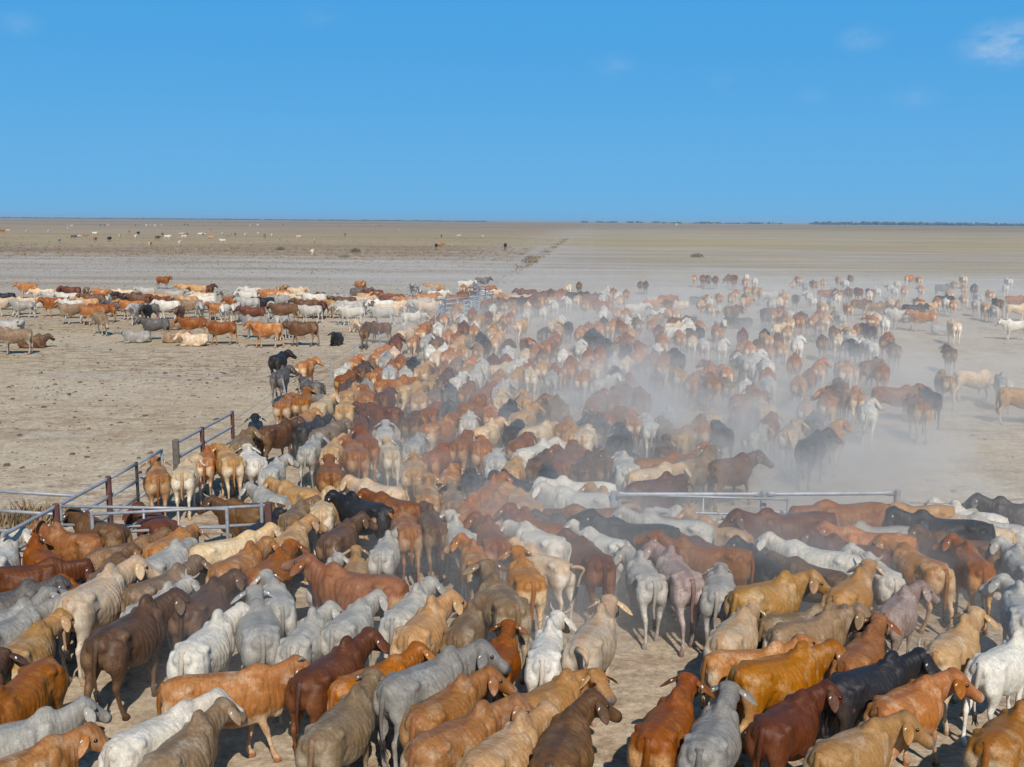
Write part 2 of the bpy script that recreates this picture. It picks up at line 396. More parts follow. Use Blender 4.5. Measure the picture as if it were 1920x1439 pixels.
HEADS = {  # yaw (to the cow's right +), neck pitch, head pitch
 'S': (0, 35, -31), 'U': (0, 50, -8), 'L': (-55, 32, -30), 'R': (55, 32, -30), 'l': (-24, 25, -38), 'r': (24, 28, -34),
 'Q': (-115, 32, -22), 'P': (115, 32, -22), 'e': (4, 12, -52), 'D': (6, -34, -66), 'd': (-8, 8, -55),
}
def build_body(head, gait, fat=1.0, lying=False, hump=.5):
    V, Fc = [], []
    hump_fold = .9
    dz = -.60 if lying else 0.0
    X = (1, 0, 0); Z = (0, 0, 1)
    def torso(rows):
        path = []
        for (y, top, bot, hw) in rows:
            zc = (top + bot) * .5 + (top - bot) * .04
            path.append(((0, y, zc + dz), X, Z, hw * fat, top - zc, (zc - bot) * (1 + (fat - 1) * .4)))
        tube(V, Fc, path, 18, 2.25)
    torso([(-.79, 1.23, 1.08, .045), (-.765, 1.275, .98, .105), (-.70, 1.315, .86, .165), (-.60, 1.345, .78, .215), (-.45, 1.36, .73, .255),
           (-.28, 1.335, .69, .265), (-.10, 1.315, .600, .305), (.10, 1.31, .565, .322), (.28, 1.315, .565, .290), (.44, 1.33, .575, .235),
           (.58, 1.32, .62, .185), (.70, 1.26, .68, .135), (.79, 1.16, .78, .080)])
    # bony landmarks
    for s in (-1, 1):
        blob(V, Fc, (.150 * s, -.43, 1.240 + dz), (.100, .12, .070))         # hook bones
        blob(V, Fc, (.088 * s, -.715, 1.165 + dz), (.058, .075, .085))        # pin bones
        blob(V, Fc, (.150 * s, .42, 1.10 + dz), (.085, .13, .20))             # shoulder blades
        blob(V, Fc, (.135 * s, -.60, .98 + dz), (.115, .19, .22))             # thigh muscle
    # hump
    hs = hump
    blob(V, Fc, (0, .42, 1.295 + dz), (.11, .25, .085))
    blob(V, Fc, (0, .43, 1.33 + .045 * hs + dz), (.045 + .025 * hs, .13, .055 + .045 * hs))
    # neck
    yaw, npit, hpit = HEADS[head]
    yw = R_(yaw)
    B = Vector((0, .54, 1.09 + dz))
    npr = R_(npit)
    pts = []; seg = 5; Ln = .45; p = B.copy()
    for k in range(seg + 1):
        f = k / seg
        a = yw * .80 * f; e = npr * (.55 + .45 * f)
        d = Vector((math.sin(a) * math.cos(e), math.cos(a) * math.cos(e), math.sin(e)))
        if k: p = p + d * (Ln / seg)
        pts.append((p.copy(), d.copy(), (.165 - .058 * f), .275 - .105 * f))
    path = []
    for (q, d, hw, hh) in pts:
        ax = d.cross(Vector((0, 0, 1))).normalized(); ay = ax.cross(d).normalized()
        path.append((q, ax, ay, hw, hh * .85, hh * 1.05))
    tube(V, Fc, path, 14, 2.1)
    # dewlap: thin hanging fold from throat to brisket
    path = []
    dl = [(B + Vector((0, -.04, -.28)), .03, .10)] + [(pts[k][0] + Vector((0, 0, -.20 + .022 * k)), .022, .15 - .022 * k) for k in (1, 2, 3, 4)]
    for i, (q, hw, hh) in enumerate(dl):
        d = (dl[min(i + 1, 4)][0] - dl[max(i - 1, 0)][0]).normalized()
        ax = d.cross(Vector((0, 0, 1))).normalized(); ay = ax.cross(d).normalized()
        path.append((q, ax, ay, hw, hh * .6, hh))
    tube(V, Fc, path, 12, 2.0)
    blob(V, Fc, (0, .66, .72 + dz), (.085, .11, .13))                       # brisket
    # head frame
    poll = pts[-1][0]
    e = R_(hpit)
    f = Vector((math.sin(yw) * math.cos(e), math.cos(yw) * math.cos(e), math.sin(e)))
    ax = f.cross(Vector((0, 0, 1))).normalized(); up = ax.cross(f).normalized()
    Hm = Matrix((ax, f, up)).transposed().to_4x4() @ Matrix.Diagonal((1.20, 1.06, 1.18, 1)); Hm.translation = poll + up * .005
    def hp(x, y, z): return Hm @ Vector((x, y, z))
    rows = [(-.10, .030, .085, .05, .10), (-.05, .040, .112, .078, .14), (.04, .035, .118, .076, .165), (.12, .022, .106, .070, .165), (.19, .004, .090, .060, .140),
            (.26, -.012, .074, .054, .115), (.33, -.026, .074, .052, .100), (.385, -.034, .082, .054, .092), (.420, -.042, .080, .048, .076), (.445, -.050, .052, .030, .045)]
    path = [(hp(0, y, z), ax, up, hw * 1.20, hu * 1.18, hd * 1.18) for (y, z, hw, hu, hd) in rows]
    tube(V, Fc, path, 14, 2.3)
    for s in (-1, 1):
        blob(V, Fc, hp(.088 * s, .125, .045), (.026, .026, .026))             # brow over the eye
        blob(V, Fc, hp(.06 * s, .05, -.06), (.045, .075, .065), Hm.to_3x3())  # jaw muscle
    blob(V, Fc, hp(0, -.04, .085), (.05, .05, .045))                        # poll
    # legs
    if lying:
        for s in (-1, 1):
            blob(V, Fc, (.24 * s, -.42, .30), (.13, .30, .26)); blob(V, Fc, (.30 * s, -.18, .09), (.07, .24, .085))
            blob(V, Fc, (.22 * s, .42, .24), (.09, .16, .20)); blob(V, Fc, (.24 * s, .62, .08), (.055, .22, .065))
        Hm = Hm
    else:
        A, Bk = {'A': (0.02, -.03), 'B': (.20, -.17), 'C': (-.15, .20)}[gait]
        leg_hind(V, Fc, -1, A); leg_hind(V, Fc, 1, Bk)
        leg_front(V, Fc, -1, Bk * .9 + .02); leg_front(V, Fc, 1, A * .9)
        if head in 'TU': pass
    me = bpy.data.meshes.new('cow_body')
    me.from_pydata([tuple(v) for v in V], [], Fc); me.update()
    o = bpy.data.objects.new('tmp_body', me); col.objects.link(o)
    r = o.modifiers.new('r', 'REMESH'); r.mode = 'VOXEL'; r.voxel_size = .0165; r.use_smooth_shade = True
    s = o.modifiers.new('s', 'SMOOTH'); s.factor = .5; s.iterations = 13
    dg = bpy.context.evaluated_depsgraph_get()
    out = bpy.data.meshes.new_from_object(o.evaluated_get(dg)); out.name = 'cow_body'
    bpy.data.objects.remove(o); bpy.data.meshes.remove(me)
    out.polygons.foreach_set('use_smooth', [True] * len(out.polygons))
    # muscles, ribs, hollows and skin folds as small relief on the surface
    n = len(out.vertices); co = np.empty(n * 3); out.vertices.foreach_get('co', co); co = co.reshape(-1, 3)
    nr = np.empty(n * 3, np.float32); out.vertices.foreach_get('normal', nr); nr = nr.reshape(-1, 3)
    ax_, yy, zz = np.abs(co[:, 0]), co[:, 1], co[:, 2] - dz
    def G(a, b, sa, sb, A=yy, B=zz): return np.exp(-((A - a) / sa) ** 2 - ((B - b) / sb) ** 2)
    side = np.clip(np.abs(nr[:, 0]) * 1.6 - .2, 0, 1) * (ax_ > .08)
    d = np.zeros(n)
    d += side * .006 * np.sin((yy + .25 * (zz - 1)) * 2 * math.pi / .078) * np.exp(-((yy - .06) / .22) ** 2 - ((zz - .98) / .22) ** 2)
    d -= side * .030 * G(-.27, 1.13, .10, .085)                    # flank hollow
    d += side * .026 * G(-.43, 1.24, .06, .05) + side * .016 * G(-.62, 1.20, .07, .05)
    d -= side * .016 * np.exp(-((yy - .24 - .25 * (zz - .95)) / .035) ** 2) * (zz > .66) * (zz < 1.26)   # behind the shoulder
    d -= side * .016 * np.exp(-((yy + .40 - .35 * (zz - .8)) / .045) ** 2) * (zz > .62) * (zz < 1.02)    # stifle fold
    d += side * .012 * np.exp(-((yy - .40 - .18 * (zz - 1.0)) / .05) ** 2) * (zz > .85) * (zz < 1.3)      # shoulder ridge
    d += side * .0035 * np.sin(yy * 2 * math.pi / .070 + zz * 9) * (yy > .55) * (zz > .7) * (hump_fold)
    d += .010 * np.sin(yy * 7.1 + zz * 5.3 + co[:, 0] * 6.0) * np.sin(zz * 8.7 - yy * 3.1) * (zz > .6)
    co = co + nr * d[:, None]; out.vertices.foreach_set('co', co.ravel()); out.update()
    Hi = np.array(Hm.inverted()); hc = co @ Hi[:3, :3].T + Hi[:3, 3]
    def ss(v, a, b):
        t = np.clip((v - a) / (b - a), 0, 1); return t * t * (3 - 2 * t)
    x, y, z = np.abs(co[:, 0]), co[:, 1], co[:, 2] - dz
    inhead = ss(hc[:, 1], -.14, -.04) * (np.abs(hc[:, 0]) < .16) * (np.abs(hc[:, 2]) < .22) * (hc[:, 1] < .56)
    muz = ss(hc[:, 1], .36, .41) * inhead
    light = ss(-y, .60, .74) * ss(z, .30, .5) * (1 - ss(z, 1.06, 1.16)) * (.35 + .65 * ss(x, .02, .06))
    light = np.maximum(light, (1 - ss(z, .66, .82)) * (1 - ss(x, .20, .30)) * .75)
    light = np.maximum(light, (1 - ss(z, .40, .62)) * .7)
    light = np.maximum(light, inhead * ss(hc[:, 1], .10, .3) * .45)
    light = np.maximum(light, inhead * ss(-hc[:, 2], .05, .12) * .7)
    dark = (1 - ss(x, .025, .085)) * ss(z, 1.20, 1.30) * .6 * (1 - inhead)
    dark = np.maximum(dark, ss(z, 1.36, 1.44) * (y > .2) * .6 * (1 - inhead))
    dark = np.maximum(dark, (1 - ss(x, .010, .026)) * ss(-y, .64, .72) * ss(z, .90, .98) * (1 - ss(z, 1.14, 1.19)) * 1.0)
    dark = np.maximum(dark, ss(y, .38, .72) * ss(z, .8, 1.1) * .52)
    dark = np.maximum(dark, inhead * ss(hc[:, 2], .07, .13) * (1 - ss(hc[:, 1], .02, .09)) * .9)
    dark = np.maximum(dark, (1 - ss(z, .055, .085)) * 1.0) if not lying else dark
    dark = np.maximum(dark, np.exp(-((z - .45) / .06) ** 2) * .35 * (y > .2)) if not lying else dark
    colr = np.stack([muz, np.clip(light, 0, 1), np.clip(dark, 0, 1), np.ones(n)], 1).astype(np.float32)
    ca = out.color_attributes.new('regions', 'FLOAT_COLOR', 'POINT'); ca.data.foreach_set('color', colr.ravel())
    out.materials.clear(); out.materials.append(COAT_M['R'][0])
    return out, Hm

def ear_mesh(s):
    """drooping leaf-shaped ear with thickness, root at the origin, hanging outwards"""
    V, Fc = [], []
    rows = [(0.0, .022, .018), (.03, .040, .014), (.08, .056, .010), (.14, .058, .008), (.19, .044, .007), (.225, .022, .006), (.24, .006, .004)]
    path = []
    for (t, hw, th) in rows:
        c = Vector((s * t * .90, -.01 + .05 * math.sin(t * 6), -.42 * t - .9 * t * t))
        path.append((c, (0.0, .93, .36), (s * .35, -.36, .87), hw * 1.22, th * 1.5, th))
    tube(V, Fc, path, 10, 2.0)
    # cup the ear: push the centre line back
    V = [np.array(v) for v in V]
    me = mesh_from('ear', V, Fc, [COAT_M['R'][0]], True)
    n = len(me.vertices)
    ca = me.color_attributes.new('regions', 'FLOAT_COLOR', 'POINT')
    ca.data.foreach_set('color', [v for i in range(n) for v in (.0, .10, .45, 1)])
    return me
EARS = {s: ear_mesh(s) for s in (-1, 1)}

def sphere_mesh(name, r, mat, sz=(1, 1, 1)):
    V, Fc = [], []; blob(V, Fc, (0, 0, 0), [r * k for k in sz], None, 10, 6)
    return mesh_from(name, V, Fc, [mat], True)
EYE = sphere_mesh('eye', .026, M_EYE, (1, 1.15, .9))
def disc_mesh():
    V, Fc = [], []
    tube(V, Fc, [((0, -.004, 0), (1, 0, 0), (0, 0, 1), .020, .020, .020), ((0, .004, 0), (1, 0, 0), (0, 0, 1), .020, .020, .020)], 12, 2)
    tube(V, Fc, [((0, -.009, 0), (1, 0, 0), (0, 0, 1), .007, .007, .007), ((0, .0085, 0), (1, 0, 0), (0, 0, 1), .007, .007, .007)], 8, 2)
    return mesh_from('ear_tag', V, Fc, [M_TAG], False)
TAG = disc_mesh()
def horn_mesh(s):
    V, Fc = [], []
    chain(V, Fc, [((0, 0, 0), .024, .024), ((s * .05, 0, .03), .020, .020), ((s * .09, .005, .075), .014, .014), ((s * .10, .01, .12), .006, .006)], 8, 2, (0, 1, 0))
    return mesh_from('horn', V, Fc, [M_HORN], True)
HORNS = {s: horn_mesh(s) for s in (-1, 1)}

def tail_mesh(kind):
    sway = {'n': 0, 'l': -.16, 'r': .16, 'R': .40, 'u': .30}[kind]
    pts = []
    n = 13
    for k in range(n):
        f = k / (n - 1)
        if kind == 'u':
            a = f * 3.4; q = ((.10 * f + .22 * math.sin(a) * .6), -.80 - .20 * math.sin(min(a, 2.4)), 1.26 + .06 * math.sin(a * .9) - .42 * f * f)
        else:
            q = (sway * f ** 2 + (.05 * math.sin(f * 5) * (1 if sway > 0 else -1) if kind != 'n' else .012 * math.sin(f * 7)), -.735 - .085 * math.sin(min(1, f * 2.4) * 1.57) + .02 * f - (.10 * f if kind == 'R' else 0),
                 1.300 - .76 * f + .02*0 + (.24 * f ** 3 if kind == 'R' else 0))
        pts.append((q, .036 * (1 - f) + .012, .030 * (1 - f) + .012))
    V, Fc = [], []; chain(V, Fc, pts, 9, 2.0)
    me = mesh_from('tail', V, Fc, [COAT_M['R'][0]], True)
    nv = len(me.vertices); ca = me.color_attributes.new('regions', 'FLOAT_COLOR', 'POINT')
    ca.data.foreach_set('color', [v for i in range(nv) for v in (0, .1, .8, 1)])
    # hair switch at the end: a ragged brush of strands
    r2 = random.Random(5); end = Vector(pts[-1][0]); d = (end - Vector(pts[-3][0])).normalized()
    V, Fc = [], []
    for k in range(16):
        o = Vector((r2.uniform(-.02, .02), r2.uniform(-.02, .02), 0)); q = end + o - d * .05
        pp = []
        w = Vector((r2.uniform(-.2, .2), r2.uniform(-.2, .2), r2.uniform(-.1, .1)))
        ln = r2.uniform(.13, .24)
        for j in range(4):
            g = j / 3; pp.append((q + (d + w * g) * ln * g, .013 * (1 - g) + .003, .013 * (1 - g) + .003))
        chain(V, Fc, pp, 5, 2.0)
    sw = mesh_from('tail_switch', V, Fc, [M_SWITCH], True)
    return me, sw
TAILS = {k: tail_mesh(k) for k in 'nlrRu'}

POSES = {}
for h in HEADS:
    for g in ('A', 'B', 'C'):
        if h in 'UQPDde' and g == 'C': continue
        POSES[h + g] = None
POSES['YS'] = None; POSES['YL'] = None
GAITS = {h: [g for g in 'ABC' if h + g in POSES] for h in HEADS}
def get_pose(key):
    if POSES[key] is None:
        if key[0] == 'Y': POSES[key] = build_body('U' if key[1] == 'S' else 'L', 'A', 1.06, True)
        else: POSES[key] = build_body(key[0], key[1], {'A': 1.0, 'B': 1.05, 'C': .94}[key[1]], False, {'A': .7, 'B': .25, 'C': 1.15}[key[1]] if key[0] not in 'rQ' else .9)
    return POSES[key]

# ------------------------------------------------------------------ one cow with its parts, then copies
ROOTS = {}
def set_mat(o, m):
    o.material_slots[0].link = 'OBJECT'; o.material_slots[0].material = m

def brand_mesh(body):
    """three branded rings lying on the left hip of this body"""
    bvh = BVHTree.FromPolygons([v.co[:] for v in body.vertices], [p.vertices[:] for p in body.polygons])
    V, Fc = [], []
    for j, (yy, zz) in enumerate(((-.50, 1.20), (-.40, 1.195), (-.30, 1.19))):
        n = 14; rr = .034; idx = []
        for k in range(n + (0 if j else -4)):
            a = 2 * math.pi * k / n + 1.9
            o = Vector((-.8, yy + rr * math.cos(a), zz + rr * 1.25 * math.sin(a)))
            hit = bvh.ray_cast(o, Vector((1, 0, -.25)).normalized())
            if hit[0] is None: continue
            idx.append((hit[0] + hit[1] * .002, hit[1]))
        if len(idx) < 4: continue
        m = len(idx)
        for k in range(m if j else m - 1):
            a, b2 = idx[k], idx[(k + 1) % m]
            t = (b2[0] - a[0]).normalized(); s = t.cross(a[1]).normalized() * .0075; b0 = len(V)
            V += [a[0] - s, a[0] + s, b2[0] + s, b2[0] - s, (a[0] + b2[0]) * .5 + a[1] * .004]
            Fc += [(b0, b0 + 1, b0 + 4), (b0 + 1, b0 + 2, b0 + 4), (b0 + 2, b0 + 3, b0 + 4), (b0 + 3, b0, b0 + 4)]
    return mesh_from('brand_mark', V, Fc, [M_BRAND], False)
BRANDS = {}

def make_root(pose, tail):
    body, Hm = get_pose(pose)
    root = link('cow', None); root.empty_display_size = .3
    link('body', body, root)
    tm, sw = TAILS[tail]
    dz = -.60 if pose[0] == 'Y' else 0
    t = link('tail', tm, root, Matrix.Translation((0, 0, dz)))
    if dz: t.matrix_local = Matrix.Translation((.05, -.12, -.10)) @ Matrix.Rotation(R_(18), 4, 'X') @ Matrix.Scale(.5, 4)
    link('tail_switch', sw, t)
    for s in (-1, 1):
        e = link('ear', EARS[s], root, Hm @ Matrix.Translation((.088 * s, .005, .035)) @ Matrix.Rotation(R_(-HEADS['S'][2] * .6), 4, 'X'))
        link('ear_tag', TAG, e, Matrix.Translation((s * .075, -.018, -.048)) @ Matrix.Rotation(R_(-25), 4, 'Z') @ Matrix.Rotation(R_(-20), 4, 'X'))
        link('eye', EYE, root, Hm @ Matrix.Translation((.094 * s, .140, .030)))
    return root

def kids(o): return [c for c in col.objects if c.parent is o]
TREE = {}
def tree_of(key):
    if key not in TREE:
        r = make_root(*key)
        ch = [c for c in r.children]
        TREE[key] = (r, [(c, list(c.children)) for c in ch], [False])
    return TREE[key]

def place_cow(x, y, rot, scale, coat, pose, tail, strong, wide=1.0, brand=False, horned=False, tags=(1, 1)):
    src, tree, used = tree_of((pose, tail))
    mat = COAT_M[coat][1 if strong else 0]
    if used[0]:
        r = src.copy(); col.objects.link(r)
    else:
        r = src
    objs = []
    for c, gs in tree:
        if used[0]:
            c2 = c.copy(); col.objects.link(c2); c2.parent = r
        else: c2 = c
        nm = c.name.split('.')[0]
        if nm in ('body', 'ear', 'tail'): set_mat(c2, mat)
        for g in gs:
            if used[0]:
                g2 = g.copy(); col.objects.link(g2); g2.parent = c2
    used[0] = True
    r.location = (x, y, 0); r.rotation_euler = (0, 0, rot); r.scale = (scale * wide, scale * (.955 + .09 * ((x * 7.31 + y * 3.17) % 1.0)), scale)
    body, Hm = get_pose(pose)
    if brand:
        if pose not in BRANDS: BRANDS[pose] = brand_mesh(body)
        link('brand_mark', BRANDS[pose], r)
    if horned:
        for s in (-1, 1): link('horn', HORNS[s], r, Hm @ Matrix.Translation((.065 * s, -.03, .085)))
    return r

# ------------------------------------------------------------------ where the cattle stand
# tail head x y, withers x y (points of the photograph), coat, head, tail
FRONT = '''
-75 1455 92 1395 O R n|-100 1375 69 1344 G S n|-55 1335 5 1288 B S n|0 1230 60 1203 T R n|112 1136 176 1108 C R n 1.04|188 1214 262 1188 B R n 1.0|229 1144 300 1121 G r n
350 1218 407 1187 W R n|308 1285 470 1266 O S n|227 1364 350 1330 W R n|279 1435 368 1400 F r n|-60 1195 40 1168 g R n|-40 1160 32 1143 g U n|-45 1122 32 1108 D r n
125 1110 122 1088 R L n .76|-20 1070 115 1058 M d n|98 1050 69 1023 R r n|183 1008 95 990 O S n|227 990 175 974 B S n|312 985 285 968 M l n|180 1030 271 1011 b S n
288 1030 338 1017 O d n|354 1025 449 1000 C S n|265 1058 320 1040 G d n|190 1083 222 1066 b R n|258 1108 338 1080 F S n|337 1137 388 1116 B R n|503 1137 492 1106 G l n
508 1182 500 1152 G S n|713 1102 592 1081 R U n|463 1075 509 1051 R S n|418 1067 472 1053 O r n|527 1015 552 992 T R n|487 1000 520 979 K r n|611 1008 647 995 B R n
601 1068 622 1050 G r n .78|655 1055 658 1038 T S n .76|715 1016 730 1000 G R n .80|757 977 744 962 O Q n|730 948 672 934 K l n|789 953 734 935 R l n|560 968 582 946 F P n
615 955 621 940 C r n|551 950 463 943 B S n|530 935 478 909 G l n|592 922 540 905 T l n|620 888 618 871 R S n|750 920 690 903 C l n|675 848 668 832 O L n
617 843 627 829 T R n|573 840 586 824 G r n|736 848 728 832 C S n|688 827 680 811 R l n|560 798 592 790 K r n|468 803 508 796 B R n|553 787 574 773 T R n
593 808 620 801 F R n|593 758 611 745 C R n|538 755 550 742 O r n|557 747 566 735 O S n|503 802 500 788 K S n|675 795 676 780 M r n|742 764 690 756 M l n
720 813 722 797 G S n|479 861 463 849 W r n|500 882 517 865 G R n|295 892 293 877 O S n|343 885 352 870 C R n|383 862 388 847 O R n|440 860 428 843 T l n|449 830 455 820 F R n
513 668 530 660 K R n|518 700 532 690 D R n|562 682 580 674 O R n|682 616 686 607 B S n|730 607 702 605 B l n
812 981 802 964 B l r|812 940 813 925 T S n|864 944 862 926 F S n|904 1004 882 982 W S n|912 1056 897 1032 O L R|1060 1044 995 1020 C S u|1002 1087 984 1062 O S n
962 1133 928 1115 F U n|948 1012 932 994 R L n|1120 1046 1089 1021 M L n|1072 1017 1016 1003 W d n|1200 1023 1124 993 W S n|1037 992 979 976 R S n|918 969 914 954 O r n
916 929 934 913 O r n|935 952 945 934 O r n|988 947 970 930 T L n|1012 960 990 948 g R n|1127 983 1035 970 D S n|1263 983 1150 970 K U n|1282 971 1200 960 R d n|1180 962 1075 957 R d n
1361 996 1250 979 G S n|1419 1012 1348 1001 T S n|1521 962 1392 964 M S n|1500 990 1411 990 W S n|1384 1018 1265 1003 R U n|1372 1036 1300 1022 M l n|1327 1050 1295 1036 S L n
1225 1075 1202 1056 G L n|1336 1108 1342 1089 G d n|1475 1056 1438 1034 K L n|1566 1050 1455 1024 W S n|1557 1066 1468 1048 B l n|1409 1121 1505 1090 T R n|1392 1158 1490 1148 F R n
1440 1179 1524 1163 F R n|1398 1190 1432 1181 C d n|1350 1207 1425 1210 O U n|1411 1258 1510 1240 O r n|1221 1379 1265 1352 R S n|1309 1397 1342 1366 g S n|1448 1358 1511 1316 M R n
1537 1408 1628 1380 T R n|1610 1304 1680 1290 O R n|1547 1270 1637 1250 K r n|1597 1249 1630 1228 R S n|1755 1216 1797 1184 T S n|1841 1239 1897 1216 W R n|1853 1389 1905 1357 O r n
1664 1146 1692 1119 S R n|1557 1110 1592 1093 T S n|1672 1073 1630 1056 W L n|1764 1058 1704 1032 O L n|1845 1060 1818 1041 R L n|1940 1066 1905 1038 G L n|1932 1150 1912 1128 G L n
1857 1012 1770 1004 B S n|1841 979 1724 964 K S n|1674 950 1548 948 R d n|1795 950 1700 948 T d n|1666 998 1553 991 O S n|1653 1033 1556 1015 M S n|1724 981 1637 977 G d n|1978 953 1878 941 D S n
1850 967 1790 960 W S n|1912 983 1853 974 W d n|1884 993 1800 985 C d n|730 1283 833 1260 g R n|753 1335 835 1306 O R n|791 1397 902 1353 O R n|972 1322 1054 1290 T P n|872 1427 958 1389 T r n
1031 1425 1064 1390 B R n|1085 1206 1118 1188 C S u|1018 1233 1030 1218 W r n|922 1222 942 1203 R S R .78|847 1187 873 1170 F r n|742 1190 783 1168 T R n|751 1156 788 1130 G r n|638 1277 742 1250 O S n
588 1272 660 1242 M r n|580 1208 618 1190 G R n|651 1154 694 1138 G R n|580 1372 648 1332 F S n|-25 1052 4 1033 W R n|60 1235 20 1262 R S n
1108 960 1060 940 T S n|1330 972 1290 967 G d n
'''
